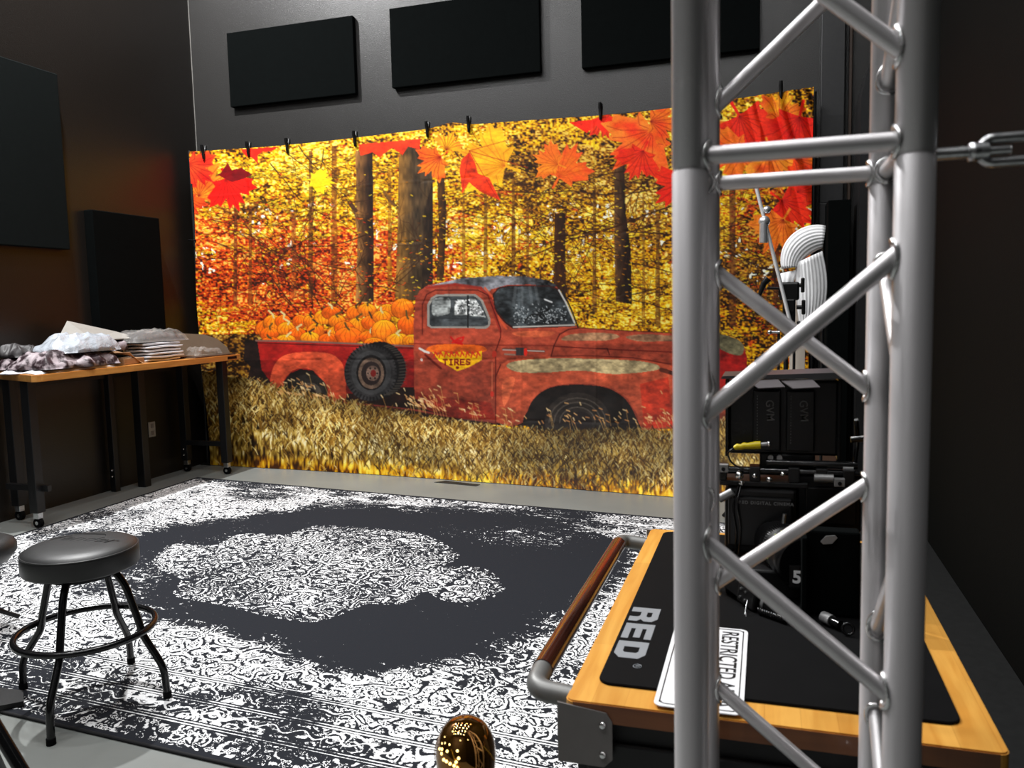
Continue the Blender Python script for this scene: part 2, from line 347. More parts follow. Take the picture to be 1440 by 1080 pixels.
# branches
def branch(x, y, ang, L, w, col, depth=2):
    pts = [(x, y)]; n = 7
    for i in range(n):
        ang += rnd.uniform(-.22, .22); x += math.cos(ang)*L/n; y += math.sin(ang)*L/n; pts.append((x, y))
        if depth and rnd.random() < .55: branch(x, y, ang+rnd.choice((-1, 1))*rnd.uniform(.3, .9), L*.45, w*.55, col, depth-1)
    line(pts, w, col, .85, w*.35)
for x, y, a, L, w in ((943, 290, 2.85, 260, 2.6), (943, 235, 2.75, 150, 2.4), (943, 330, 3.1, 200, 2), (890, 240, 2.9, 210, 1.8), (865, 400, 3.3, 120, 1.6), (889, 370, .1, 120, 2), (880, 420, .3, 120, 1.8),
                      (420, 205, 1.1, 110, 1.8), (400, 212, .7, 90, 1.5), (440, 330, 2.7, 130, 1.6), (515, 330, 2.6, 200, 1.8), (500, 380, 3.3, 170, 1.6), (480, 420, 3.9, 120, 1.5), (300, 340, .3, 110, 1.4),
                      (640, 300, -.4, 100, 1.4), (700, 390, -1.2, 110, 1.4), (730, 330, -.3, 110, 1.4), (620, 340, 2.4, 80, 1.3), (820, 340, .3, 120, 1.6), (760, 300, .4, 120, 1.5), (960, 330, .2, 160, 2.2), (1000, 420, -.3, 150, 2), (420, 440, -2.3, 130, 1.8), (455, 440, -1.9, 150, 1.6), (490, 440, -2.6, 150, 1.8), (500, 440, -1.3, 120, 1.5), (530, 420, -.6, 110, 1.6), (560, 410, -2.7, 140, 1.6), (350, 330, .5, 120, 1.4), (300, 310, .1, 150, 1.4), (380, 230, .9, 120, 1.6), (455, 210, 1.9, 110, 1.6), (943, 260, 2.9, 330, 2.2), (943, 400, 3.0, 160, 1.8), (860, 250, .2, 90, 1.6), (880, 330, -.5, 100, 1.8), (700, 300, .2, 120, 1.3), (740, 360, -.4, 130, 1.4), (1020, 350, .5, 120, 2), (440, 430, -1.9, 90, 1.5), (470, 430, -1.2, 90, 1.5), (410, 430, -2.2, 80, 1.4), (300, 250, .4, 60, 1.3)):
    branch(x, y, a, L, w, (52, 26, 12))
# loose small leaves over trunks and twigs
for k in range(3600):
    x = rnd.uniform(262, 1150); y = rnd.uniform(212, 480)
    rd = .9*math.exp(-((x-420)/170)**2-((y-395)/70)**2)+.4*math.exp(-((x-1080)/90)**2)
    if rnd.random() < rd: c = rnd.choice(((222, 60, 14), (240, 88, 20), (196, 42, 12), (252, 128, 24)))
    else: c = rnd.choice(((252, 206, 30), (240, 172, 14), (214, 134, 10), (255, 226, 60), (150, 92, 16), (92, 52, 14)))
    if 556 < x < 610 and y < 330 and rnd.random() < .93: continue
    if 499 < x < 526 and y < 290 and rnd.random() < .8: continue
    w = rnd.uniform(1.4, 3.6); a = rnd.uniform(-.5, .5)
    line([(x, y), (x+w*math.cos(a), y+w*math.sin(a))], rnd.uniform(.8, 1.6), c, .8)
# maple leaves
HL = [(0, 1), (.12, .66), (.30, .80), (.27, .38), (.56, .58), (.60, .44), (.95, .44), (.80, .22), (.90, .08), (.46, -.2), (.52, -.38), (.08, -.32), (.03, -.34), (.04, -.72)]
LEAF = HL+[(-x, y) for x, y in HL[::-1]][:-1]
def leaf(cx, cy, s, rot, c1, c2, vein=(120, 10, 5), squash=1., split=.0):
    cr, sr = math.cos(rot), math.sin(rot)
    T = lambda x, y: (cx+s*(x*cr*squash+y*sr), cy-s*(-x*sr*squash+y*cr))
    r = poly([T(*p) for p in LEAF], (1, 1, 1))
    if not r: return
    r0, r1, a0, a1, m = r; X, Y = uu[r0:r1, a0:a1]-cx, vv[r0:r1, a0:a1]-cy
    yl = (X*sr-Y*cr)/s; xl = (X*cr+Y*sr)/s
    q = np.clip(.5+split*yl*1.3+(.0 if split else .5)*np.abs(xl)+1.1*(nC[r0:r1, a0:a1]-.5)+.35*(nB[r0:r1, a0:a1]-.5), 0, 1)[..., None]
    new = np.clip((np.array(c1)*(1-q)+np.array(c2)*q)*(1+.14*(nA[r0:r1, a0:a1]-.5)[..., None]), 0, 255); sub = img[r0:r1, a0:a1]; sub[m] = new[m]
    for tx, ty in ((0, .9), (.28, .7), (-.28, .7), (.85, .4), (-.85, .4), (.5, -.3), (-.5, -.3), (.55, .5), (-.55, .5)): line([T(0, -.3), T(tx*.6, ty*.55), T(tx*.95, ty*.95)], 1., vein, .5)
R1, R2, O1, Y1, DR = (226, 30, 16), (238, 60, 20), (236, 120, 24), (246, 196, 30), (120, 4, 14)
leaf(284, 262, 50, .3, (214, 90, 24), (226, 140, 30)); leaf(272, 236, 36, 2.2, (196, 26, 20), (214, 70, 30)); leaf(266, 285, 26, 2.8, (200, 40, 20), (226, 90, 26))
leaf(446, 254, 27, 1.7, (240, 200, 16), (248, 218, 30), (226, 180, 14), .7)
leaf(322, 262, 39, 2.75, R1, (226, 22, 14)); poly([(301, 250), (311, 242), (320, 229), (326, 239), (340, 236), (355, 246), (341, 252), (326, 256), (308, 247)], DR, mod=.2)
poly([(338, 210), (392, 206), (384, 212), (368, 214), (362, 219), (363, 230), (355, 222), (346, 220)], (216, 36, 18), mod=.3)
poly([(504, 203), (592, 195), (590, 210), (574, 206), (566, 218), (552, 208), (540, 216), (534, 222), (524, 214), (507, 219)], (240, 58, 20), mod=.3)
leaf(612, 226, 31, -2.2, R2, O1); leaf(630, 205, 22, .4, (250, 190, 20), (252, 150, 26))
leaf(694, 228, 56, -1.25, (236, 150, 24), Y1, (190, 80, 10)); poly([(649, 224), (660, 214), (668, 228), (672, 244), (688, 250), (704, 282), (690, 276), (676, 270), (666, 262), (660, 256), (650, 272), (648, 252), (646, 240)], (232, 58, 20), mod=.4); [line([(660, 212), q_], 1.1, (150, 20, 8), .6) for q_ in ((650, 268), (700, 280), (742, 236), (718, 196))]
leaf(792, 238, 43, .5, O1, (242, 84, 30), (190, 50, 10)); leaf(776, 228, 30, -1.2, (244, 150, 30), (236, 110, 30), (180, 60, 10))
leaf(848, 172, 26, 2.8, R1, R2); poly([(800, 172), (850, 166), (870, 163), (866, 178), (850, 188), (838, 176), (825, 187)], (240, 40, 18), mod=.3)
leaf(905, 196, 62, -2.35, (244, 60, 20), (250, 130, 40)); leaf(925, 172, 34, 1.7, R2, O1); leaf(900, 222, 36, -2.7, R1, R2)
leaf(955, 262, 42, -2.2, R1, (240, 50, 16)); leaf(980, 190, 50, 2.6, R1, O1); leaf(985, 290, 36, 2.2, R1, O1)
leaf(1050, 180, 66, 2.6, (222, 26, 16), (238, 50, 20)); leaf(1098, 158, 36, .3, (240, 190, 30), (236, 90, 20)); leaf(1120, 182, 60, -2.9, (216, 22, 18), (232, 44, 16))
leaf(1035, 215, 44, -1.8, (236, 80, 20), (246, 120, 30)); leaf(1085, 225, 46, 2.9, (230, 64, 18), (250, 150, 40)); leaf(1130, 225, 38, 1.7, (246, 150, 30), (226, 60, 20))
leaf(1110, 290, 46, 2.2, (226, 30, 16), (238, 50, 16)); leaf(1095, 320, 44, -2.6, (240, 110, 24), (246, 140, 40)); leaf(1130, 262, 40, .8, (228, 34, 18), (240, 70, 20)); leaf(1125, 350, 34, 2.8, (216, 30, 18), (240, 110, 30))
# field of dry grass
gy = 520+12*(vn(60, 400))+np.interp(uu, [250, 360, 480, 700, 820, 945, 1060, 1180], [-8, 18, 55, 84, 92, 96, 30, 20])
gm = vv > gy
st = vn(2.0, 7); st2 = vn(3.2, 13); st3 = vn(14, 9); st4 = vn(70, 30)
g = np.clip((.36*st+.3*st2+.22*st3+.24*st4-.56)*2.4+.46+.16*np.exp(-((vv-610)/40)**2)-.2*np.exp(-((vv-gy)/14)**2)-.12*blob(330, 590, 60, 40), 0, 1)
GR = [(0, (38, 24, 8)), (.2, (84, 58, 18)), (.45, (140, 108, 38)), (.68, (190, 156, 70)), (.88, (222, 196, 120)), (1, (246, 232, 180))]
GR2 = [(0, (70, 34, 4)), (.3, (168, 104, 8)), (.6, (232, 168, 16)), (1, (255, 222, 60))]
gg = ramp(g, GR); lowy = np.interp(uu, [250, 480, 945, 1180], [648, 655, 682, 690])
lo = np.clip((vv-lowy+10)/14+(nC-.5)*1.3, 0, 1)[..., None]*.85
gg = gg*(1-lo)+ramp(g, GR2)*lo
img[gm] = gg[gm]
left = (uu < 372) & (vv > 470) & (vv <= gy+4); img[left] = ramp(np.clip(t-.1, 0, 1), BRN)[left]*.8
line([(368, 500), (362, 560)], 5, (110, 60, 30), .5)
# pumpkins
def pumpkin(x, y, rx, ry, c=(236, 120, 14)):
    ell(x, y, rx+.6, ry+.6, (122, 46, 6))
    ell(x, y, rx, ry, c, mod=.25, grad=lambda X, Y: 1.12-.5*np.clip((Y-y)/ry, -1, 1)*.6-.28*((X-x)/rx)**2)
    for k in (-.62, -.25, .15, .55): line([(x+k*rx*.35, y-ry*.8), (x+k*rx*1.1, y), (x+k*rx*.6, y+ry*.9)], 1, (150, 60, 6), .5)
    if rnd.random() < .8: line([(x+1, y-ry*.7), (x+rnd.uniform(-3, 3), y-ry*1.05), (x+rnd.uniform(-6, 7), y-ry*1.5)], 2.6, rnd.choice(((66, 52, 30), (214, 196, 130), (90, 72, 34))))
for x, y, rx, ry in ((372, 462, 12, 11), (384, 455, 14, 12), (398, 452, 11, 9), (379, 470, 13, 10), (404, 463, 14, 10), (422, 452, 11, 9), (418, 470, 13, 9), (437, 452, 10, 9), (444, 466, 12, 11), (456, 446, 14, 10), (466, 440, 14, 9), (474, 452, 12, 9), (472, 468, 12, 9),
                    (500, 440, 13, 10), (516, 436, 13, 9), (545, 437, 14, 9), (503, 458, 14, 11), (522, 454, 14, 10), (537, 446, 13, 9), (436, 476, 14, 9), (462, 477, 14, 8), (484, 462, 14, 10), (490, 472, 19, 12), (520, 474, 15, 9), (566, 434, 16, 14), (573, 458, 14, 14), (540, 466, 18, 16), (560, 478, 17, 9), (578, 480, 12, 9), (526, 482, 14, 7), (402, 478, 14, 7), (380, 480, 12, 6)):
    pumpkin(x, y, rx, ry, rnd.choice(((240, 112, 14), (232, 96, 12), (248, 140, 20), (244, 124, 16))))
# truck
RED = (158, 66, 46)
poly([(345, 478), (362, 478), (382, 533), (382, 545), (348, 534), (352, 515), (342, 505)], (34, 22, 18), mod=.6)
poly([(362, 479), (584, 485), (586, 560), (480, 566), (470, 568), (383, 540), (368, 520)], (138, 26, 22), mod=.35, grad=lambda X, Y: 1.25-(Y-480)/130)
line([(360, 479), (420, 480), (583, 487)], 2.5, (126, 92, 80)); line([(362, 482), (583, 490)], 1.2, (70, 16, 12))
poly([(440, 560), (560, 545), (600, 545), (700, 560), (760, 600), (650, 596), (480, 568)], (30, 16, 12), mod=.5)
poly([(380, 545), (381, 528), (388, 510), (402, 499), (430, 495), (462, 497), (476, 505), (484, 520), (486, 566), (470, 568), (462, 560), (452, 535), (440, 521), (422, 518), (408, 524), (399, 536), (396, 548), (386, 548)], (186, 72, 44), True, mod=.4, grad=lambda X, Y: 1.18-(Y-495)/150)
poly([(398, 566), (399, 536), (408, 525), (422, 519), (440, 521), (452, 535), (462, 566)], (26, 20, 16), mod=.5)
ell(434, 552, 27, 26, (36, 32, 28), mod=.4); ell(436, 554, 16, 16, (70, 62, 54), mod=.3); ell(436, 555, 9, 9, (28, 22, 20))
# cab and hood
body = [(583, 560), (582, 500), (582, 450), (584, 420), (590, 409), (602, 401), (640, 394), (700, 391), (760, 393), (782, 402), (796, 424), (808, 456), (814, 461), (850, 463), (900, 466), (945, 469), (1000, 472), (1035, 478), (1046, 486), (1050, 500), (1050, 560), (1046, 596), (943, 602), (880, 600), (760, 570), (697, 596), (640, 588)]
poly(body, RED, mod=.32, grad=lambda X, Y: np.interp(Y, [390, 430, 470, 482, 486, 520, 560, 600], [1.05, .95, 1.1, 1.15, .95, .98, .85, .7]))
poly([(596, 404), (620, 398), (650, 391), (700, 388), (740, 389), (770, 394), (784, 402), (778, 404), (745, 400), (712, 401), (690, 407), (686, 414), (676, 405), (640, 400)], (96, 96, 100), mod=.7, grad=lambda X, Y: np.interp(X, [600, 640, 665, 690, 720, 780], [1.9, 1.5, .7, 1.5, 1.1, .5]))
line([(600, 404), (640, 400), (676, 405), (688, 416), (697, 445), (704, 466)], 4, (150, 40, 28), .8)
line([(682, 405), (694, 420), (703, 450), (712, 462)], 3, (214, 86, 50), .8)
# door and side window
line([(594, 470), (594, 428), (600, 414), (612, 408), (672, 408), (686, 415), (704, 462), (704, 474), (697, 494), (697, 554)], 1.4, (74, 16, 12), .9)
poly([(601, 458), (601, 428), (606, 419), (614, 414), (668, 413), (679, 422), (690, 449), (689, 458), (684, 462), (606, 461)], (148, 142, 134))
poly([(604, 456), (604, 430), (609, 420), (615, 417), (666, 416), (676, 423), (687, 450), (686, 457), (681, 459), (607, 459)], (66, 70, 72), mod=.5)
poly([(609, 443), (608, 424), (614, 419), (632, 420), (633, 436), (629, 442)], (150, 154, 152), True, mod=.8); poly([(639, 443), (640, 422), (656, 421), (657, 443)], (170, 172, 170), mod=.9)
poly([(660, 420), (668, 420), (676, 432), (683, 446), (661, 444)], (150, 152, 150), mod=1.1); line([(658, 416), (658, 460)], 2, (20, 20, 20)); line([(607, 447), (684, 449)], 1, (40, 42, 44))
for k in range(90):
    x, y = rnd.uniform(640, 682), rnd.uniform(421, 443)
    if x < 657 or x < 660+(y-415)*.9: ell(x, y, 1.2, 1, rnd.choice(((236, 236, 236), (40, 42, 44), (100, 104, 104))))
# windscreen
WSH = [(697, 432), (694, 415), (702, 406), (716, 403), (772, 403), (784, 408), (797, 430), (808, 457), (790, 458), (722, 460), (712, 453), (701, 440)]
poly([(a+(-1.5 if a < 740 else 2), b+(-1.5 if b < 430 else 2)) for a, b in WSH], (56, 24, 20)); poly(WSH, (52, 56, 58), mod=.8, grad=lambda X, Y: np.interp(X, [695, 712, 735, 748, 770, 790], [1., .6, 1.5, 1.2, .6, .9]))
for x0, x1 in ((725, 722), (734, 734), (745, 748), (753, 758)): line([(x0, 404), (x1, 428)], 4, (128, 132, 134), .3)
for k in range(230):
    x, y = rnd.uniform(722, 796), rnd.gauss(443, 7)
    if y < 456 and y > 424: ell(x, y, rnd.uniform(.5, 1.3), rnd.uniform(.5, 1.0), rnd.choice(((190, 194, 196), (150, 156, 160), (26, 28, 30), (180, 186, 188))), a=.8)
line(arc((750, 452, 0), 13, PI*1.05, PI*1.9, 10, (1, 0, 0), (0, 1, 0)) and [(p.x, p.y) for p in arc((752, 456, 0), 14, PI*1.05, PI*1.95, 10, (1, 0, 0), (0, 1, 0))], 1.5, (16, 16, 16))
line([(786, 408), (796, 426), (808, 454)], 2.2, (190, 190, 186)); line([(790, 408), (802, 432), (813, 460)], 2, (28, 26, 26)); line([(722, 460), (808, 457)], 2, (190, 184, 176)); line([(776, 425), (766, 421)], 2, (210, 210, 210))
# hood, fender, patina
line([(575, 483), (660, 485), (780, 486)], 1.4, (110, 24, 16), .7); line([(775, 501), (779, 486), (787, 470), (800, 463), (815, 461)], 1.6, (66, 14, 10), .9)
line([(780, 487), (850, 491), (943, 495), (1040, 500)], 1.6, (90, 20, 14), .85); line([(815, 461), (880, 465), (945, 468)], 1.4, (60, 22, 14), .8)
poly([(790, 478), (800, 471), (830, 468), (860, 469), (871, 474), (850, 479), (815, 479)], (150, 130, 96), True, mod=.6, a=.75); poly([(880, 474), (905, 470), (943, 472), (1010, 474), (1036, 482), (1000, 482), (943, 480), (900, 480)], (136, 122, 92), True, mod=.6, a=.7)
poly([(720, 468), (750, 465), (780, 467), (770, 473), (735, 474)], (220, 108, 66), True, mod=.4, a=.6); line([(838, 490), (854, 490), (857, 499)], 1.4, (60, 14, 10))
FEN = [(698, 594), (697, 560), (698, 528), (703, 514), (716, 506), (745, 503), (800, 502), (860, 503), (910, 507), (948, 515), (1000, 520), (1046, 530), (1048, 596), (943, 603), (900, 605), (896, 582), (882, 560), (862, 546), (835, 540), (800, 539), (774, 543), (754, 556), (743, 574), (738, 592), (722, 601)]
poly(FEN, (174, 76, 50), mod=.34, grad=lambda X, Y: np.interp(Y, [500, 512, 530, 560, 600], [.95, 1.12, 1.05, .95, .8]))
poly([(712, 514), (730, 507), (780, 504), (850, 505), (900, 508), (926, 514), (920, 521), (865, 526), (815, 521), (765, 524), (728, 523)], (164, 156, 116), True, mod=.5, a=.9)
poly([(706, 540), (716, 530), (724, 534), (716, 560), (708, 570)], (226, 110, 70), True, mod=.4, a=.6)
line([(697, 594), (697, 530), (704, 513)], 1.6, (84, 18, 12)); line([(775, 501), (820, 500), (890, 503), (943, 512)], 1.3, (80, 18, 12), .8)
ARCH = [(741, 600), (743, 575), (754, 557), (774, 545), (800, 541), (835, 542), (860, 548), (880, 562), (893, 584), (897, 612), (820, 614)]
poly(ARCH, (24, 18, 15), True, mod=.5); ell(812, 592, 46, 40, (40, 34, 30), mod=.4)
for r_ in (40, 33, 25): line([(812+r_*math.cos(a/10*PI), 594-r_*.86*math.sin(a/10*PI)) for a in range(11)], 1.6, (88, 80, 72), .7)
ell(816, 592, 17, 13, (30, 22, 20)); poly([(900, 540), (940, 530), (946, 600), (906, 604)], (176, 44, 26), mod=.4, a=.7)
poly([(1010, 480), (1040, 480), (1050, 500), (1052, 560), (1010, 556)], (150, 22, 20), mod=.4, a=.9); line([(930, 520), (943, 524), (990, 540)], 6, (60, 30, 22), .7); poly([(1012, 471), (1036, 477), (1046, 488), (1040, 500), (1012, 490)], (110, 104, 78), True, mod=.5)
# spare wheel
ell(534, 520, 37, 40, (20, 17, 16)); ell(521, 524, 37, 40, (44, 42, 42), mod=.5)
for k in range(46):
    a = 2*PI*k/46; line([(523+33*math.cos(a), 523+36*math.sin(a)), (523+38*math.cos(a), 523+41*math.sin(a))], 1.6, (14, 12, 12), .9)
for k in range(22):
    a = -1.25+2.5*k/21; line([(530+32*math.cos(a), 521+36*math.sin(a)), (537+35*math.cos(a), 520+37*math.sin(a))], 1.5, (70, 64, 58), .8)
ell(522, 524, 28, 31, (58, 57, 57), mod=.25); ell(522, 524, 21, 25, (24, 20, 19)); ell(522, 525, 18, 22, (92, 74, 62), mod=.5); ell(522, 525, 14, 17, (40, 30, 28)); ell(524, 525, 9, 11, (96, 76, 66), mod=.5); ell(525, 525, 4, 5, (110, 30, 26))
for k in range(6): ell(524+6.5*math.cos(k*PI/3), 525+8*math.sin(k*PI/3), 1.3, 1.5, (20, 16, 16))
# door lettering, handle, badges
poly([(605, 487), (630, 484), (676, 486), (678, 495), (606, 495)], (232, 100, 20), True, mod=.4, a=.8)
poly([(608, 495), (616, 499), (622, 494), (636, 498), (650, 494), (664, 498), (678, 493), (678, 506), (660, 516), (643, 522), (630, 514), (618, 508)], (240, 178, 12), mod=.3)
def glyph(ch, x, y, w, h, col, lw=1.7):
    G = {'T': [[(0, 0), (1, 0)], [(.5, 0), (.5, 1)]], 'I': [[(.5, 0), (.5, 1)], [(.2, 0), (.8, 0)], [(.2, 1), (.8, 1)]], 'R': [[(0, 1), (0, 0), (.8, 0), (.9, .3), (.7, .5), (0, .5)], [(.4, .5), (1, 1)]],
         'E': [[(1, 0), (0, 0), (0, 1), (1, 1)], [(0, .5), (.8, .5)]], 'S': [[(1, .1), (.6, 0), (.1, .1), (.1, .42), (.9, .58), (.9, .9), (.4, 1), (0, .88)]]}
    for s in G[ch]: line([(x+a*w, y+b*h) for a, b in s], lw, col)
for i, ch in enumerate('TIRES'): glyph(ch, 623.5+i*8, 506-i*.1, 5.4, 7, (126, 22, 16), 2.1)
for k in range(9): line([(610+k*7.5, 501-abs(k-4)*-.5), (612+k*7.5, 495), (615+k*7.5, 500)], 2., (206, 44, 22), .9)
ell(643, 517, 2.4, 2.2, (120, 20, 16))
line([(634, 474), (640, 482), (650, 484)], 2.4, (196, 20, 20)); line([(636, 482), (644, 476), (652, 474), (650, 480)], 2.2, (210, 26, 22)); ell(645, 481, 5, 3.4, (196, 22, 20), a=.8)
line([(590, 490), (597, 494), (603, 496)], 3, (216, 208, 200)); line([(598, 499), (608, 508), (620, 518)], 3, (84, 18, 12), .8); ell(593, 506, 1.8, 2, (200, 180, 170))
line([(707, 491), (765, 494)], 2.8, (90, 60, 48)); line([(707, 492), (765, 494)], 1.2, (200, 180, 170)); line([(710, 498), (724, 499)], 2.4, (140, 110, 96))
poly([(725, 489), (737, 489), (738, 500), (726, 500)], (56, 50, 50)); ell(739, 495, 2.5, 5.5, (214, 40, 26)); ell(695, 498, 3.4, 5, (176, 50, 34)); line([(692, 510), (692, 560)], 1.2, (230, 130, 90), .6); ell(692, 554, 2.5, 4, (186, 50, 36))
line([(480, 566), (520, 570), (590, 578), (650, 590), (693, 593)], 3.4, (112, 44, 36)); line([(480, 569), (590, 582), (693, 596)], 2, (34, 18, 12))
poly([(584, 550), (600, 556), (690, 566), (697, 590), (640, 588), (586, 572)], (120, 28, 20), mod=.5, a=.6)
poly([(470, 570), (560, 574), (690, 598), (760, 606), (900, 610), (900, 622), (700, 612), (560, 590), (470, 582)], (40, 26, 14), True, mod=.6, a=.7)
# grass blades in front of the truck
for k in range(12500):
    x = rnd.uniform(262, 1170); gyx = float(np.interp(x, [250, 372, 470, 600, 700, 770, 900, 945, 1180], [520, 540, 562, 588, 602, 606, 606, 606, 560]))
    yy = gyx+4+abs(rnd.gauss(0, 1))*38; Lb = rnd.uniform(4, 12); a = rnd.uniform(-1.35, 1.35)
    if yy > lowy[0, 0]+50: continue
    z_ = rnd.random(); c = (206, 172, 92) if z_ < .3 else (234, 214, 150) if z_ < .45 else (124, 88, 30) if z_ < .75 else (60, 38, 12)
    fq = .55+.85*float(nD[min(CH-1, max(0, int((yy-V0)*SC))), min(CW-1, int((x-U0)*SC))])*(1-.45*math.exp(-((yy-gyx)/16)**2)); c = tuple(q*fq for q in c)
    dx = math.sin(a)*Lb; line([(x, yy), (x+dx*.4, yy-Lb*.6), (x+dx, yy-Lb)], 1.1 if z_ < .45 else 1.5, c, .75)
for k in range(240):      # seed heads catching the light
    x = rnd.choice((rnd.gauss(640, 40), rnd.gauss(800, 60), rnd.gauss(925, 20), rnd.gauss(425, 25), rnd.gauss(590, 20))); gyx = float(np.interp(x, [250, 372, 470, 600, 700, 900, 1180], [520, 550, 560, 572, 592, 596, 580]))
    yy = gyx-abs(rnd.gauss(0, 12)); a = rnd.uniform(.2, 1.3)
    line([(x, yy), (x+5*math.cos(a), yy+4*math.sin(a))], 1.5, rnd.choice(((220, 170, 110), (236, 204, 150), (190, 130, 76))), .8)
    if rnd.random() < .3: line([(x+5*math.cos(a), yy+4*math.sin(a)), (x+7, yy+16)], .8, (206, 160, 90), .6)
pic = (np.clip(img, 0, 255)/255.)
pic = np.clip(.5+(pic-.5)*1.06, 0, 1)*.93
pic = np.where(pic <= .04045, pic/12.92, ((pic+.055)/1.055)**2.4).astype(np.float32)

def grid_mesh(name, P, m, cols_=None, attr='print', thickness=0):
    ny, nx, _ = P.shape; me = bpy.data.meshes.new(name); me.vertices.add(nx*ny); me.vertices.foreach_set('co', P.reshape(-1).astype(np.float32))
    idx = np.arange(nx*ny).reshape(ny, nx); q = np.stack([idx[:-1, :-1], idx[:-1, 1:], idx[1:, 1:], idx[1:, :-1]], -1).reshape(-1, 4).astype(np.int32); nf = len(q)
    me.loops.add(nf*4); me.loops.foreach_set('vertex_index', q.reshape(-1)); me.polygons.add(nf); me.polygons.foreach_set('loop_start', np.arange(0, nf*4, 4, dtype=np.int32))
    me.update(calc_edges=True); me.polygons.foreach_set('use_smooth', np.ones(nf, bool)); me.materials.append(m)
    if cols_ is not None:
        ca = me.color_attributes.new(attr, 'FLOAT_COLOR', 'POINT'); a = np.ones((nx*ny, 4), np.float32); a[:, :3] = cols_.reshape(-1, cols_.shape[-1] if cols_.ndim == 3 else 1)
        ca.data.foreach_set('color', a.reshape(-1))
    me.validate(); o = bpy.data.objects.new(name, me); C.objects.link(o)
    if thickness:
        s = o.modifiers.new('thick', 'SOLIDIFY'); s.thickness = thickness; s.offset = -1
    return o
def printed(name, attr, rough=.7):
    m = bpy.data.materials.new(name); m.use_nodes = True; n = m.node_tree.nodes; l = m.node_tree.links; b = n['Principled BSDF']
    at = n.new('ShaderNodeAttribute'); at.attribute_name = attr
    tc = n.new('ShaderNodeTexCoord'); nz = n.new('ShaderNodeTexNoise'); nz.inputs['Scale'].default_value = 260; nz.inputs['Detail'].default_value = 2
    l.new(tc.outputs['Object'], nz.inputs['Vector'])
    mr = n.new('ShaderNodeMapRange'); mr.inputs['From Min'].default_value = .3; mr.inputs['From Max'].default_value = .7; mr.inputs['To Min'].default_value = .86; mr.inputs['To Max'].default_value = 1.12
    l.new(nz.outputs['Fac'], mr.inputs['Value']); mx = n.new('ShaderNodeMixRGB'); mx.blend_type = 'MULTIPLY'; mx.inputs['Fac'].default_value = 1
    l.new(at.outputs['Color'], mx.inputs[1]); l.new(mr.outputs[0], mx.inputs[2]); l.new(mx.outputs[0], b.inputs['Base Color'])
    b.inputs['Roughness'].default_value = rough; b.inputs['Specular IOR Level'].default_value = .2
    return m
NX, NZ = 980, 540
xs = np.linspace(0, 1, NX)[None, :]; zs = np.linspace(0, 1, NZ)[:, None]
def npn(fx, fy, seed): return vn(1./fx, 1./fy, (NZ, NX), NX, np.random.default_rng(seed))
xl = -4.768+.02*np.sin(zs*9)*(zs > .1)+.02*zs; xr = .292-.02*zs
X = xl+(xr-xl)*xs
top = 2.735+.012*np.sin(X*2.1)+.03*np.exp(-((X+2.35)/.12)**2)+.04*np.clip((X+1)/1.3, 0, 1)
Z = top*(1-zs)+.004*zs
Fl = .40*np.clip((X+4.8)/4.2, 0, 1.3)**1.6
k = np.clip((1.0-Z)/1.0, 0, 1); Y = YB-Fl*k**2.2
rip = .010*(npn(14, 3, 1)-.5)*(.3+zs)+.012*(npn(28, 2.2, 2)-.5)*zs+.006*(npn(60, 34, 3)-.5)
ur = np.clip((X+.55)/.8, 0, 1)*np.clip(1-(2.73-Z)/1.2, 0, 1)
rip = rip+ur*.07*(np.sin(X*34+Z*9)*.5+npn(26, 6, 5)-.6)
ul = np.clip((-4.35-X)/.4, 0, 1); rip = rip+ul*.05*(npn(30, 5, 6)-.5)
for k_ in range(1, 9): rip = rip+.0022*np.exp(-(((X+4.77)-k_*.59)/.010)**2)
for k_ in range(1, 6): rip = rip-.0020*np.exp(-((Z-k_*.47)/.010)**2)
Y = Y-np.abs(rip)*1.0-rip*.5
Xp = X*YB/Y; Zp = H+(Z-H)*YB/Y
dx, dy, dz = Xp, np.full_like(Xp, YB), Zp-H
cx_ = dx*CR.x+dy*CR.y+dz*CR.z; cy_ = dx*CU.x+dy*CU.y+dz*CU.z; cz_ = dx*CF.x+dy*CF.y+dz*CF.z
pu = np.clip((720+F*cx_/cz_-U0)*SC, 0, CW-1.01); pv = np.clip((540-F*cy_/cz_-V0)*SC, 0, CH-1.01)
iu, iv = pu.astype(int), pv.astype(int); fu, fv = (pu-iu)[..., None], (pv-iv)[..., None]
colr = (pic[iv, iu]*(1-fu)+pic[iv, iu+1]*fu)*(1-fv)+(pic[iv+1, iu]*(1-fu)+pic[iv+1, iu+1]*fu)*fv
bd = thing('photo_backdrop', 'large fabric backdrop printed with a red pickup truck of pumpkins in an autumn forest', 'backdrop', (-2.24, YB, 0))
o = grid_mesh('printed_cloth', np.stack([X+2.24, Y-YB, Z], -1), printed('printed_fabric', 'print'), colr); o.parent = bd
bk = MB(); 
MB().tube([(-4.80, YB+.035, 2.70), (.30, YB+.035, 2.735)], .012).build('crossbar', BLKM, bd)
for x in (-4.79, .30):
    MB().cyl((x, YB+.035, .0), (x, YB+.035, 2.76), .014).box(x-.05 if x > 0 else x-.06, x+.05 if x < 0 else x+.03, YB+.0, YB+.17, 0, .012, .003).build('upright', BLKM, bd)
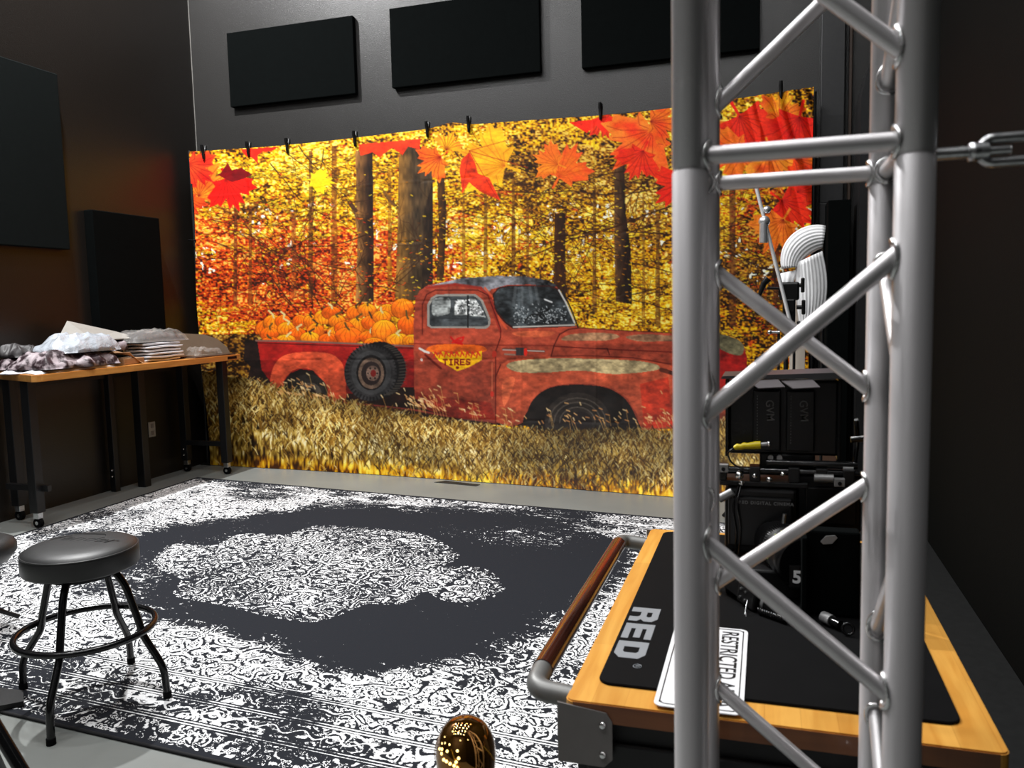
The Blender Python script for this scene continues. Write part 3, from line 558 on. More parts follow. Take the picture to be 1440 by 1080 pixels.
# spring clamps along the top edge
def clamp(loc, first=None):
    t = thing('spring_clamp', '', 'clamp', loc, 'spring clamps along the top of the backdrop'); x, y, z = loc
    for s in (-1, 1):
        MB().tube([(x, y+s*.004, z-.055), (x, y+s*.012, z-.02), (x, y+s*.007, z), (x, y+s*.02, z+.03), (x, y+s*.026, z+.062)], [.010, .012, .013, .014, .011], 12).build('jaw', BLKP, t)
    MB().cyl((x-.011, y, z), (x+.011, y, z), .009).build('pivot', CHROME, t)
    return t
CL = [(-4.614, 2.722, 'at its far left corner'), (-4.168, 2.714, 'over the small red leaf'), (-3.792, 2.712, 'left of the narrow trunk'), (-3.17, 2.718, 'above the narrow dark trunk'),
      (-2.539, 2.738, 'at the thick trunk'), (-2.195, 2.748, 'above the yellow and red leaf'), (-1.17, 2.752, 'above the big orange leaf'), (.081, 2.778, 'at the bunched right corner')]
c0 = None
for x, z, w in CL:
    if c0 is None: c0 = clamp((x, YB-.005, z)); c = c0
    else: c = copy_tree(c0, (x, YB-.005, z))
    c['label'] = 'black spring clamp on the backdrop edge '+w
side = MB(); side.tube([(-4.83, YB, 1.99), (-4.80, YB-.012, 1.99), (-4.74, YB-.014, 1.985)], .007, 8)
single(side.build('spring_clamp', BLKP), 'small black clamp gripping the left side edge of the backdrop', 'clamp')

# ------------------------------------------------------------------ acoustic panels
def panel(x0, x1, z0, z1, lab, bot=None):
    o = MB().box(x0, x1, YW-.055, YW-.004, z0, z1, .006).build('acoustic_panel', FELT)
    single(o, lab, 'acoustic panel', 'black acoustic panels high on the back wall')
panel(-4.452, -3.245, 3.125, 3.745, 'black fabric acoustic panel on back wall, nearest the room corner')
panel(-2.915, -1.668, 3.135, 3.755, 'black fabric acoustic panel on back wall, middle one of three')
panel(-1.345, -.062, 3.125, 3.755, 'black fabric acoustic panel on back wall, partly behind the metal truss')
single(MB().box(XL+.004, XL+.055, 3.70, 4.765, 1.835, 3.065, .006).build('acoustic_panel', FELT2), 'large dark square acoustic panel on left wall, cut by photo edge', 'acoustic panel', 'acoustic panels on the left wall')
single(MB().box(XL+.004, XL+.085, 4.96, 5.665, 1.004, 2.14, .006).build('acoustic_panel', FELT), 'smaller upright dark acoustic panel behind the packing table', 'acoustic panel', 'acoustic panels on the left wall')
# outlet
ot = thing('wall_outlet', 'small pale outlet plate on left wall under the table', 'outlet', (XL, 5.514, .406))
MB().box(XL, XL+.008, 5.475, 5.553, .345, .47, .003).build('cover_plate', OUTW, ot); [MB().box(XL+.008, XL+.011, 5.50, 5.53, z_, z_+.035).build('socket', PAPER, ot) for z_ in (.36, .42)]

# ------------------------------------------------------------------ rug
RC = np.array([(-4.476, 5.56), (-.12, 5.02), (-.12, 1.865), (-4.42, 2.19)])   # far-left, far-right, near-right, near-left
NA, NB = 960, 640
a = np.linspace(0, 1, NA)[None, :]; b = np.linspace(0, 1, NB)[:, None]; b = b*.55+.45*(1-(1-b)**1.7)   # finer rows towards the near edge
RX = (RC[0, 0]*(1-a)+RC[1, 0]*a)*(1-b)+(RC[3, 0]*(1-a)+RC[2, 0]*a)*b
RY = (RC[0, 1]*(1-a)+RC[1, 1]*a)*(1-b)+(RC[3, 1]*(1-a)+RC[2, 1]*a)*b
LA, LB = 4.34, 3.3
A = (a*LA+0*b); B = (b*LB+0*a)
class Noise:                  # smooth value noise sampled at any coordinates
    def __init__(s, seed): s.g = np.random.default_rng(seed).random((256, 256)).astype(np.float32)
    def __call__(s, x, y):
        xi = np.floor(x).astype(int); yi = np.floor(y).astype(int); fx = x-xi; fy = y-yi; fx = fx*fx*(3-2*fx); fy = fy*fy*(3-2*fy)
        g = s.g; X0, X1, Y0_, Y1_ = xi % 256, (xi+1) % 256, yi % 256, (yi+1) % 256
        return (g[Y0_, X0]*(1-fx)+g[Y0_, X1]*fx)*(1-fy)+(g[Y1_, X0]*(1-fx)+g[Y1_, X1]*fx)*fy
n1, n2, n3, n4, n5, n6 = [Noise(s) for s in range(21, 27)]
ca, cb = 2.36, 1.66
sa, sb = np.abs(A-ca), np.abs(B-cb)              # the weave is mirrored about its middle
wx = sa+.05*(n1(sa*9, sb*9)-.5); wy = sb+.05*(n2(sa*9, sb*9)-.5)
field = n3(wx*9, wy*9)*.7+n4(wx*21, wy*21)*.3
scroll = np.abs(((field*8) % 1)-.5)*2           # contour scrolls 0..1
cell = .058; ga, gb = np.floor(wx/cell), np.floor(wy/cell)
jx = n5(ga*3.7, gb*5.3); jy = n6(ga*4.1, gb*2.9)
qx, qy = wx/cell-ga-.38-.24*jx, wy/cell-gb-.38-.24*jy
dd = np.hypot(qx, qy); th_ = np.arctan2(qy, qx)
pet = np.floor(4+3*n2(ga*1.7, gb*2.3)); rad_ = .25*(1+.28*np.cos(pet*th_))
ring = np.maximum(1-np.abs(dd-rad_)/.09, 1-np.abs(dd-.13*(1+.2*np.cos(pet*th_)))/.05); ring = np.maximum(ring, 1-dd/.08); ring = np.clip(ring, 0, 1)
inside = np.clip((.40-dd)/.06, 0, 1)
orn = scroll*(1-inside)+ring*inside                # line work, high where white
orn = orn*.86+.14*n2(A*120, B*120)
# border bands, straight lines and bead rows
edge = np.minimum(np.minimum(A, LA-A), np.minimum(B, LB-B)*1.0)
def band(d, w): return 1-np.clip(np.abs(edge-d)/w, 0, 1)
along = np.where(np.minimum(A, LA-A) < np.minimum(B, LB-B), B, A)
lines_ = np.maximum.reduce([band(d, .007) for d in (.145, .160, .285, .30, .43, .445)])
bead = np.maximum.reduce([1-np.clip(np.hypot(edge-d, ((along+.5*(d > .2)*.03) % .034)-.017)/.012, 0, 1) for d in (.178, .268)])
wav = 1-np.clip(np.abs(edge-.223-.018*np.sin(along*2*PI/.12))/.011, 0, 1)
inb = (edge > .165) & (edge < .282)
orn = np.where(inb, np.maximum(np.maximum(bead, wav)*1.1, np.maximum(ring*.9, scroll*.8)), orn)
gap = (np.abs(edge-.1525) < .018) | (np.abs(edge-.2925) < .018) | (np.abs(edge-.4375) < .018)
orn = np.where(gap, orn*.35, orn); orn = np.maximum(orn, lines_*.98)
# where the pile is worn white and where it stays charcoal
def soft(poly_, w):
    m = pmask(spline(poly_, 5), RX, RY).astype(np.float32)
    k = int(w/.0049); 
    for ax in (0, 1):
        cs = np.cumsum(np.pad(m, [(k+1, k) if i == ax else (0, 0) for i in (0, 1)], mode='edge'), axis=ax)
        m = (np.take(cs, range(2*k+1, cs.shape[ax]), axis=ax)-np.take(cs, range(0, cs.shape[ax]-2*k-1), axis=ax))/(2*k+1)
    return m
DF = [(-3.65, 3.77), (-3.62, 4.2), (-3.40, 4.45), (-3.02, 4.80), (-2.3, 4.95), (-1.73, 5.0), (-1.36, 4.87), (-1.0, 4.66), (-.74, 4.46), (-.70, 4.1), (-.74, 3.7), (-.84, 3.35), (-1.0, 3.0), (-1.2, 2.80), (-1.46, 2.63), (-1.8, 2.72), (-2.2, 2.86), (-2.63, 2.92), (-2.95, 3.02), (-3.3, 3.1), (-3.6, 3.4)]
MD = [(-3.26, 3.68), (-3.31, 3.88), (-3.06, 3.91), (-3.05, 4.15), (-2.78, 4.2), (-2.69, 4.42), (-2.34, 4.45), (-1.95, 4.38), (-1.6, 4.06), (-1.62, 3.86), (-1.40, 3.88), (-1.20, 3.62), (-1.25, 3.46), (-1.4, 3.40), (-1.56, 3.50), (-1.58, 3.32), (-1.75, 3.28), (-1.82, 3.10), (-1.9, 3.02), (-2.12, 3.04), (-2.35, 3.10), (-2.52, 3.12), (-2.72, 3.17), (-2.85, 3.38), (-3.1, 3.5)]
df = soft(DF, .10); md = soft(MD, .02)
streak = n1(A*26+B*30, B*110)*.42+n2(A*14+B*30, B*260)*.28+n3(A*120, B*60)*.3
blot = n4(A*2.2, B*2.6)*.55+n5(A*6, B*7)*.45
dens = .64+(blot-.5)*1.0+(streak-.5)*.65+.12*(edge > .45)
dens = dens-.10*np.exp(-(edge/.05)**2)+.16*np.clip((B-2.3)/.9, 0, 1)
lf = np.exp(-(((RX+3.2)/.55)**2+((RY-3.25)/.35)**2))
dens = dens*(1-df)+df*(.06+(streak-.5)*.95+(blot-.5)*.55+lf*.38)
dens = np.maximum(dens, 0)*(1-md)+md*(.80+(blot-.5)*.5+(streak-.5)*.35)
tear = np.exp(-(((RX+1.35)/.35)**2+((RY-4.5)/.25)**2))*.35; dens = dens+tear*df*(streak > .5)
tr_ = (df > .1) & (df < .9); dens = np.where(tr_, dens+(n6(A*14, B*40)-.5)*.5, dens); dens = np.clip(dens, 0, 1.15)
w = orn*.95+np.clip((dens-.66)*1.1, -.75, .14)
w = np.where(md > .5, orn+np.clip((dens-.86)*.8, -.5, .0), w)
w = np.where(edge < .022, -.3, w)
w = np.where((md > .25) & (md < .6), np.maximum(w, ring*1.2), w)
rz = .009+.0016*n1(A*3, B*3)
rm = bpy.data.materials.new('distressed_rug_pile'); rm.use_nodes = True; n = rm.node_tree.nodes; l = rm.node_tree.links; bs = n['Principled BSDF']
at = n.new('ShaderNodeAttribute'); at.attribute_name = 'weave'; tc = n.new('ShaderNodeTexCoord')
nz = n.new('ShaderNodeTexNoise'); nz.inputs['Scale'].default_value = 170; nz.inputs['Detail'].default_value = 3; l.new(tc.outputs['Object'], nz.inputs['Vector'])
ad = n.new('ShaderNodeMath'); ad.operation = 'MULTIPLY_ADD'; ad.inputs[1].default_value = 1.1; l.new(nz.outputs['Fac'], ad.inputs[0]); l.new(at.outputs['Fac'], ad.inputs[2])
rp = n.new('ShaderNodeValToRGB'); e = rp.color_ramp.elements; e[0].position = .48; e[0].color = (0, 0, 0, 1); e[1].position = .60; e[1].color = (1, 1, 1, 1)
sb_ = n.new('ShaderNodeMath'); sb_.operation = 'MULTIPLY_ADD'; sb_.inputs[1].default_value = .5; sb_.inputs[2].default_value = -.20; l.new(ad.outputs[0], sb_.inputs[0]); l.new(sb_.outputs[0], rp.inputs['Fac'])
mx = n.new('ShaderNodeMixRGB'); mx.inputs[1].default_value = (*srgb(36, 38, 43), 1); mx.inputs[2].default_value = (*srgb(226, 227, 228), 1); l.new(rp.outputs[0], mx.inputs['Fac']); l.new(mx.outputs[0], bs.inputs['Base Color'])
bs.inputs['Roughness'].default_value = .95; bs.inputs['Specular IOR Level'].default_value = .1
bp = n.new('ShaderNodeBump'); bp.inputs['Strength'].default_value = .5; bp.inputs['Distance'].default_value = .002; l.new(nz.outputs['Fac'], bp.inputs['Height']); l.new(bp.outputs[0], bs.inputs['Normal'])
rugc = np.clip(w*.5+.25, 0, 1)    # packed into 0..1
sb_.inputs[1].default_value = 1.; ad.inputs[1].default_value = .28; sb_.inputs[2].default_value = -.14+.02
e[0].position = .50; e[1].position = .57
rg = thing('area_rug', 'large distressed charcoal and white area rug with a pale central medallion', 'rug', (-2.15, 3.6, 0))
o = grid_mesh('woven_pile', np.stack([RX+2.15, RY-3.6, rz+0*RX], -1), rm, np.repeat(rugc[..., None], 3, -1), 'weave'); o.parent = rg
bo = MB()
for i in range(4):
    p, q = RC[i], RC[(i+1) % 4]; bo.tube([(p[0], p[1], .006), (q[0], q[1], .006)], .0055, 8)
bo.build('bound_edge', mat('black_rug_binding', srgb(20, 20, 22), .9), rg)
# tape on floor
single(MB().prism([(-2.47, 5.80), (-2.10, 5.735), (-2.085, 5.79), (-2.40, 5.87)], .0005, .003).build('tape_strip', GAFF), 'short strip of black tape on concrete at the foot of the backdrop', 'tape')

single(MB().box(.36, .858, .2, 5.9, .0005, .006, .001).build('floor_shade_sheet', mat('floor_shade_dark', srgb(26, 27, 27), .8, bump=.2, bscale=500, spec=.15)), 'long dark sheet added for the shaded floor along the right wall', 'mat')  # dark sheet added over the concrete to stand for floor shade

# ------------------------------------------------------------------ box truss
tr = thing('box_truss', 'upright silver aluminium box truss standing in front of the equipment cart', 'truss', (.026, .885, 0))
tx0, ty0, ts, rr = -.069, .79, .19, .0166
cor = {'a': (tx0, ty0), 'b': (tx0+ts, ty0), 'c': (tx0+ts, ty0+ts), 'd': (tx0, ty0+ts)}
for k, (x, y) in cor.items():
    MB().tube([(x, y, .012), (x, y, 1.478), (x, y, 1.4795), (x, y, 1.4825), (x, y, 1.484), (x, y, 2.6)], [rr, rr, rr-.001, rr-.001, rr, rr], 40).build('main_tube', ALU, tr)
MB().box(tx0-.08, tx0+ts+.08, ty0-.08, ty0+ts+.08, .0, .012, .003).build('base_plate', BLKM, tr)
def brace(p, q, zp, zq, name='diagonal_brace', r=.0083):
    P = Vector((*cor[p], zp)); Q = Vector((*cor[q], zq)); d = (Q-P).normalized(); o = MB().cyl(P+d*rr*.9, Q-d*rr*.9, r, 24).build(name, ALU, tr)
    for S, s in ((P, 1), (Q, -1)):
        hd = Vector((d.x, d.y, 0)).normalized(); c = S+d*s*rr*1.12
        w_ = MB(); pts = []
        up = Vector((0, 0, 1)); sd = hd.cross(up)
        for i in range(28):
            an = 2*PI*i/28; x_, z_ = math.cos(an)*(r+.0022), math.sin(an)*(r+.004)/max(.35, abs(d.x)+abs(d.y))
            dep = math.sqrt(max(1e-6, rr*rr-min(x_*x_, rr*rr*.95)))
            pts.append(S+hd*s*(dep+.0005)+sd*x_+up*(z_+s*d.z/max(.4, math.hypot(d.x, d.y))*dep))
        w_.tube(pts, .0026, 8, closed=True); w_.build('weld', WELD, o)
for z in (1.493,):
    for p, q in (('a', 'b'), ('d', 'c'), ('a', 'd'), ('b', 'c')): brace(p, q, z, z, 'cross_bar')
zg = [(1.725, 1.558), (1.241, 1.407), (1.140, .985), (.735, .890), (.63, .48), (.23, .38)]
for zp, zq in zg: brace('a', 'b', zp, zq)
for zp, zq in ((1.568, 1.735), (1.403, 1.248), (1.014, 1.160), (.905, .75), (.50, .65), (.40, .25)): brace('d', 'c', zp, zq)
for zp, zq in ((1.72, 1.575), (1.25, 1.403), (1.14, .98), (.74, .90), (.64, .48)): brace('b', 'c', zp, zq)
for zp, zq in ((1.575, 1.72), (1.41, 1.25), (.99, 1.14), (.90, .74), (.48, .64)): brace('a', 'd', zp, zq)

# turnbuckle holding the truss
tb = thing('turnbuckle', 'zinc steel turnbuckle stretched from the truss to the right', 'turnbuckle', (.138, .80, 1.482))
zt = 1.481; yt = .80
pts = []; rs = []
for i in range(61): pts.append((.138+i*.0007, yt, zt)); rs.append(.0056 if i % 2 else .0046)
MB().tube(pts, rs, 14).build('threaded_rod', ZINC, tb)
MB().lathe([(.0045, 0), (.0085, .001), (.0085, .009), (.0045, .010)], n=6, M=frame((.163, yt, zt), (0, 1, 0), (0, 0, 1), (1, 0, 0))).build('lock_nut', ZINC, tb)
body_ = MB()
for s in (-1, 1): body_.tube(round_path([(.170, yt, zt), (.178, yt, zt+s*.010), (.30, yt, zt+s*.010), (.31, yt, zt)], .005), .0045, 12)
body_.cyl((.168, yt, zt), (.178, yt, zt), .008).cyl((.302, yt, zt), (.314, yt, zt), .008); body_.build('body', ZINC, tb)
pts = [(.178+i*.0007, yt, zt) for i in range(26)]; MB().tube(pts, [.0044 if i % 2 else .0036 for i in range(26)], 14).build('threaded_end', ZINC, tb)
MB().tube([(.314, yt, zt), (XR, yt, zt+.01)], .004, 12).build('tie_rod', ZINC, tb)

# ------------------------------------------------------------------ equipment cart
ZC = .82
ct = thing('equipment_cart', 'rolling black equipment cart with maple top and side push handle', 'cart', (0, 1.45, 0))
def rrect(x0, x1, y0, y1, r, n=6):
    out = []
    for cx, cy, a0 in ((x1-r, y1-r, 0), (x0+r, y1-r, PI/2), (x0+r, y0+r, PI), (x1-r, y0+r, 1.5*PI)):
        for i in range(n+1): an = a0+PI/2*i/n; out.append((cx+r*math.cos(an), cy+r*math.sin(an)))
    return out
def slab(name, poly_, z0, z1, m, parent, bev=.002):
    bm = bmesh.new(); vs = [bm.verts.new((x, y, z0)) for x, y in poly_]; f = bm.faces.new(vs); ex = bmesh.ops.extrude_face_region(bm, geom=[f])
    for v in ex['geom']:
        if isinstance(v, bmesh.types.BMVert): v.co.z = z1
    es = [e for e in bm.edges if abs(e.verts[0].co.z-e.verts[1].co.z) < 1e-6]
    if bev: bmesh.ops.bevel(bm, geom=es, offset=bev, segments=2, affect='EDGES')
    return MB().bm(bm).build(name, m, parent)
MB().box(-.2505, .2665, 1.0442, 1.0455, ZC-.0265, ZC-.0015).build('shaded_front_edge', wood('shaded_edge_wood', srgb(112, 62, 28), srgb(140, 84, 40), 'x'), ct)  # shade of the front edge, put on as a darker copy of the wood
slab('wooden_top', rrect(-.262, .278, 1.045, 1.925, .012), ZC-.028, ZC, WOODC, ct)
MB().box(-.250, .262, 1.062, 1.90, .20, ZC-.028, .004).build('cabinet_body', BLKM, ct)
for i in range(3):
    d_ = MB().box(-.235, .247, 1.054, 1.064, .22+i*.185, .39+i*.185, .003).build('drawer', BLKP, ct); MB().box(-.06, .07, 1.046, 1.056, .355+i*.185, .368+i*.185, .002).build('handle', ZINC, d_)
for x in (-.21, .222):
    for y in (1.12, 1.84):
        c = MB().box(x-.012, x+.012, y-.03, y+.03, .10, .20, .003).build('caster', ZINC, ct)
        MB().tube([(x-.016, y, .055), (x+.016, y, .055)], .0545, 28).build('wheel', RUBB, c)
# push handle
yh0, yh1, xh = 1.085, 1.845, -.318
MB().cyl((xh, yh0+.05, ZC-.004), (xh, yh1-.05, ZC-.004), .0165, 28).build('grip', WOODH, ct)
for y, s in ((yh0, 1), (yh1, -1)):
    MB().tube(round_path([(-.255, y, ZC-.016), (xh, y, ZC-.010), (xh, y+s*.056, ZC-.004)], .03, 8), .0155, 20).build('handle_elbow', mat('dull_cast_metal', srgb(118, 118, 116), .45, .4), ct)
    pl = MB(); py = 1.043 if s > 0 else 1.927
    pl.prism([(-.272, -.085), (-.208, -.085), (-.196, -.073), (-.196, -.020), (-.204, -.008), (-.272, 0)], -.0015, .0015, frame((0, py, ZC-.003), (1, 0, 0), (0, 0, 1), (0, -1, 0)))
    b_ = pl.build('handle_bracket', PLATE, ct)
    for zz in (-.028, -.070): MB().lathe([(.0052, 0), (.0052, .002), (.0035, .004), (.0015, .0042)], n=16, M=frame((-.209, py-.0015*s, ZC+zz), (1, 0, 0), (0, 0, s), (0, -s, 0))).build('screw', CHROME, b_)
# mat
mt = thing('desk_mat', 'black rubber desk mat with silver block letters on the cart top', 'mat', (0, 1.5, ZC))
slab('rubber_sheet', rrect(-.228, .238, 1.10, 1.895, .02), ZC+.0002, ZC+.0042, RUBB, mt, .001)
MTZ = ZC+.0042
RED_L = {'R': ([[(0, 0), (0, 1), (.78, 1), (1, .82), (1, .55), (.86, .42), (1, .30), (1, 0), (.68, 0), (.68, .28), (.6, .36), (.33, .36), (.33, 0)]], [[(.33, .58), (.33, .76), (.62, .76), (.68, .71), (.68, .63), (.62, .58)]]),
         'E': ([[(0, 0), (0, 1), (1, 1), (1, .76), (.33, .76), (.33, .62), (.92, .62), (.92, .39), (.33, .39), (.33, .24), (1, .24), (1, 0)]], []),
         'D': ([[(0, 0), (0, 1), (.76, 1), (1, .8), (1, .2), (.76, 0)]], [[(.33, .25), (.33, .75), (.6, .75), (.68, .68), (.68, .32), (.6, .25)]])}
lm = MB(); lh = .048; lw = .062; y_ = 1.398
for ch in 'RED':
    outs, holes = RED_L[ch]; M = frame((-.226+.004, y_, MTZ), (0, -1, 0), (1, 0, 0), (0, 0, 1))
    bm = bmesh.new()
    def loop(pl):
        vs = [bm.verts.new((x*lw, yy*lh, .0003)) for x, yy in pl]; return [bm.edges.new((vs[i], vs[(i+1) % len(vs)])) for i in range(len(vs))]
    es = loop(outs[0]); [es.extend(loop(h_)) for h_ in holes]
    bmesh.ops.triangle_fill(bm, edges=es, use_beauty=True); lm.bm(bm, M); y_ -= lw+.012
lm.build('lettering', SILV, mt)
rg_ = MB(); rg_.tube(arc((-.180, 1.163, MTZ+.0003), .006, 0, 2*PI, 20, (1, 0, 0), (0, 1, 0))[:-1], .0005, 6, closed=True); rg_.build('registered_mark', SILV, mt)
text('R', .009, frame((-.180, 1.163, MTZ+.0003), (0, -1, 0), (1, 0, 0), (0, 0, 1)), SILV, mt, name='registered_letter')
# restricted area sign lying on the mat
sg = thing('restricted_area_sign', 'white rectangular warning sign lying across the mat edge behind the truss tube', 'sign', (-.09, 1.19, ZC))
SZ = MTZ+.0006
slab('sign_plate', rrect(-.142, -.026, 1.048, 1.336, .012), SZ, SZ+.0016, mat('white_sign_enamel', srgb(232, 232, 234), .3, var=.02), sg, .0004)
bd_ = MB(); q = rrect(-.135, -.033, 1.055, 1.329, .009); bd_.tube([(x, y, SZ+.0017) for x, y in q], .0009, 6, closed=True); bd_.build('border_line', INK, sg)
FM = lambda x, y: frame((x, y, SZ+.0018), (0, -1, 0), (1, 0, 0), (0, 0, 1))
text('RESTRICTED AREA', .037, FM(-.054, 1.192), INK, sg, .0003, .0002, 'lettering', .84)
for x, y in ((-.034, 1.325), (-.034, 1.060), (-.134, 1.325), (-.134, 1.060)): MB().lathe([(.0022, 0), (.0022, .0003)], (x, y, SZ+.0017), 12).build('mounting_hole', INK, sg)

# ------------------------------------------------------------------ cinema camera rig on the cart
BKR = mat('black_anodised', srgb(8, 8, 9), .35, .2, var=.1)
rg2 = thing('cinema_camera', 'black cinema camera with lens, rods and square matte box standing on the mat', 'camera', (.03, 1.6, MTZ))
MB().box(-.075, .055, 1.58, 1.72, MTZ+.055, 1.005, .006).box(-.068, .048, 1.572, 1.582, MTZ+.07, .99, .004).build('camera_body', BKR, rg2)
text('RED DIGITAL CINEMA', .0082, frame((.0, 1.5715, .980), (1, 0, 0), (0, 0, 1), (0, -1, 0)), GREYINK, rg2, .0003, .0002, space=1.25)
ax = Vector((.42, -.9, -.08)).normalized(); L0 = Vector((.012, 1.575, .912)); sdx = ax.cross(Vector((0, 0, 1))).normalized(); upx = sdx.cross(ax)
LM = frame(L0, sdx, upx, ax)
ln = MB().lathe([(.034, -.004), (.034, .006), (.038, .008), (.038, .03), (.041, .032), (.041, .05), (.039, .052), (.039, .07), (.043, .072), (.043, .092), (.045, .094), (.045, .112), (.040, .114)], n=48, M=LM).build('lens', BLKP, rg2)
gr = MB()
for k in range(64):
    an = 2*PI*k/64; c, s = math.cos(an), math.sin(an)
    gr.add([(c*.0405-s*.001, s*.0405+c*.001, .034), (c*.0405+s*.001, s*.0405-c*.001, .034), (c*.0435, s*.0435, .034), (c*.0405-s*.001, s*.0405+c*.001, .048), (c*.0405+s*.001, s*.0405-c*.001, .048), (c*.0435, s*.0435, .048)], [(0, 1, 2), (3, 5, 4), (0, 2, 5, 3), (1, 4, 5, 2)], False, LM)
gr.build('gear_ring', BLKP, ln)
mk = MB()
for k in range(20):
    an = 2*PI*k/20; c, s = math.cos(an), math.sin(an); mk.box(-.0008, .0008, -.0002, .0004, .056, .064, 0, LM @ Matrix.Rotation(an, 4, 'Z') @ Matrix.Translation((0, .0392, 0)))
mk.build('scale_marks', mat('green_yellow_print', srgb(190, 200, 110), .5), ln)
MB().lathe([(.0001, .113), (.03, .111), (.040, .1135)], n=32, M=LM).build('front_glass', GLASSL, ln)
MB().cyl(L0+ax*.02+upx*.037+sdx*-.01, L0+ax*.02+upx*.055+sdx*-.012, .0035).build('focus_pin', ZINC, ln)
text('5', .030, frame((.052, 1.455, .880), (1, -.05, 0), (0, 0, 1), (0, -1, 0)), WHT, rg2, .0010, .0002)
MB().box(.040, .060, 1.4565, 1.462, .862, .90).build('follow_focus_disc', BLKP, rg2)
MB().box(.056, .168, 1.60, 1.72, .925, 1.030, .004).box(.07, .16, 1.592, 1.602, .94, 1.01, .003).build('side_module', BKR, rg2)
# matte box
mbx = MB().box(.064, .150, 1.43, 1.462, MTZ+.002, .972, .004).box(.058, .066, 1.405, 1.47, MTZ+.006, .965, .002).build('matte_box', FELT, rg2)
MB().prism([(0, .004), (.008, .014), (.022, .016), (.026, .012), (.018, .002), (.004, 0)], -.001, .002, frame((.088, 1.429, .950), (1, 0, 0), (0, 0, 1), (0, -1, 0))).build('flag_lever', GREYS, mbx)
# top plate, rods and clamps
MB().box(-.085, .075, 1.585, 1.70, 1.008, 1.018, .002).build('top_plate', BLKM, rg2)
for z, x0, x1 in ((1.036, -.10, .175), (1.052, .0, .160)): MB().cyl((x0, 1.60, z), (x1, 1.60, z), .0075, 18).build('rod', BLKG, rg2)
for x in (-.082, -.02, .05, .098, .145): MB().box(x-.010, x+.010, 1.585, 1.618, 1.018, 1.046, .002).build('rod_clamp', BLKM, rg2)
for x, z in ((-.077, 1.043), (.128, 1.024)):
    nb = MB().box(x-.009, x+.009, 1.570, 1.584, z-.007, z+.008, .001).build('silver_clamp_face', GREYS, rg2); MB().cyl((x, 1.566, z), (x, 1.572, z), .0035).build('bolt', BLKG, nb)
MB().cyl((.135, 1.60, 1.045), (.153, 1.60, 1.045), .009).build('rod_end_cap', GREYS, rg2)
MB().cyl((.085, 1.582, 1.030), (.118, 1.582, 1.030), .0075).build('silver_barrel', GREYS, rg2)
for x, z, r in ((-.048, 1.030, .008), (-.044, 1.016, .006), (.006, 1.024, .006), (.03, 1.036, .005), (-.02, 1.03, .005)): MB().sphere((x, 1.578, z), r, 10).build('ball_joint', CHROME, rg2)
MB().tube(round_path([(-.05, 1.58, 1.01), (-.06, 1.57, .97), (-.052, 1.565, .92), (-.055, 1.575, .88)], .02), .0022, 8).build('cable', BLKG, rg2)
MB().tube(round_path([(-.045, 1.58, 1.01), (-.052, 1.56, .98), (-.044, 1.56, .93), (-.050, 1.57, .86)], .02), .0018, 8).build('cable', BLKG, rg2)
MB().cyl((-.085, 1.57, .985), (-.060, 1.57, 1.0), .008).build('side_knob', GREYS, rg2)
MB().box(-.070, .06, 1.50, 1.70, MTZ+.0, MTZ+.05, .004).build('base_plate', BLKM, rg2)
MB().tube(round_path([(.155, 1.60, 1.052), (.160, 1.60, 1.10), (.155, 1.58, 1.14)], .02), .004, 10).build('articulating_arm', BLKG, rg2)
MB().cyl((.145, 1.57, 1.105), (.168, 1.57, 1.108), .006).build('arm_knob', BLKG, rg2)
# bracket arm lying in front of it
ar = thing('rosette_arm', 'machined black and silver bracket arm with round knob lying on the mat', 'bracket', (-.03, 1.43, MTZ))
AM = frame((-.062, 1.50, MTZ+.034), (.62, -.75, -.16), (.75, .62, 0), (.12, -.10, .98)) @ Matrix.Scale(1.3, 4)
MB().box(-.02, .062, -.012, .012, -.012, .012, .002, AM).build('arm_bar', BLKM, ar)
MB().box(-.02, .034, -.0095, .0095, .012, .014, .0005, AM).build('steel_face', GREYS, ar)
MB().box(.036, .072, -.015, .015, -.014, .015, .003, AM).build('end_block', BLKM, ar)
for x, y in ((.043, -.006), (.053, -.006), (.043, .006), (.053, .006)): MB().cyl(AM @ Vector((x, -.016, y)), AM @ Vector((x, -.013, y)), .0022, 10).build('bolt', ZINC, ar)
MB().box(.040, .066, -.006, .012, .015, .018, .001, AM).build('silver_tab', GREYS, ar)
MB().tube([AM @ Vector((.066, 0, 0)), AM @ Vector((.074, .002, 0)), AM @ Vector((.084, .004, 0)), AM @ Vector((.100, .008, 0))], [.008, .015, .015, .013], 24).build('knurled_knob', BLKP, ar)
MB().tube([AM @ Vector((.074, .002, 0)), AM @ Vector((.078, .003, 0))], .0158, 24).build('silver_ring', GREYS, ar)
for s in (0, .008): MB().tube([AM @ Vector((.060, -.016, -.010+s)), AM @ Vector((.072, -.028, -.016+s)), AM @ Vector((.080, -.030, -.020))], .0008, 6).build('wire_clip', ZINC, ar)
vf = thing('cable_plug', 'small silver and black cable plug lying in front of the flag box', 'plug', (.115, 1.36, MTZ))
MB().tube([(.092, 1.40, MTZ+.011), (.104, 1.385, MTZ+.011)], .0095, 18).build('silver_collar', GREYS, vf)
MB().tube([(.104, 1.385, MTZ+.011), (.116, 1.37, MTZ+.011)], .007, 18).build('plug_body', BLKG, vf)
MB().tube(arc((.126, 1.355, MTZ+.011), .0085, 0, 2*PI, 20, (1, 0, 0), (0, .3, .95))[:-1], .0022, 8, closed=True).build('end_ring', BLKG, vf)
cb = thing('coiled_cable', 'short black ribbed cable lying on the mat before the camera', 'cable', (.02, 1.40, MTZ))
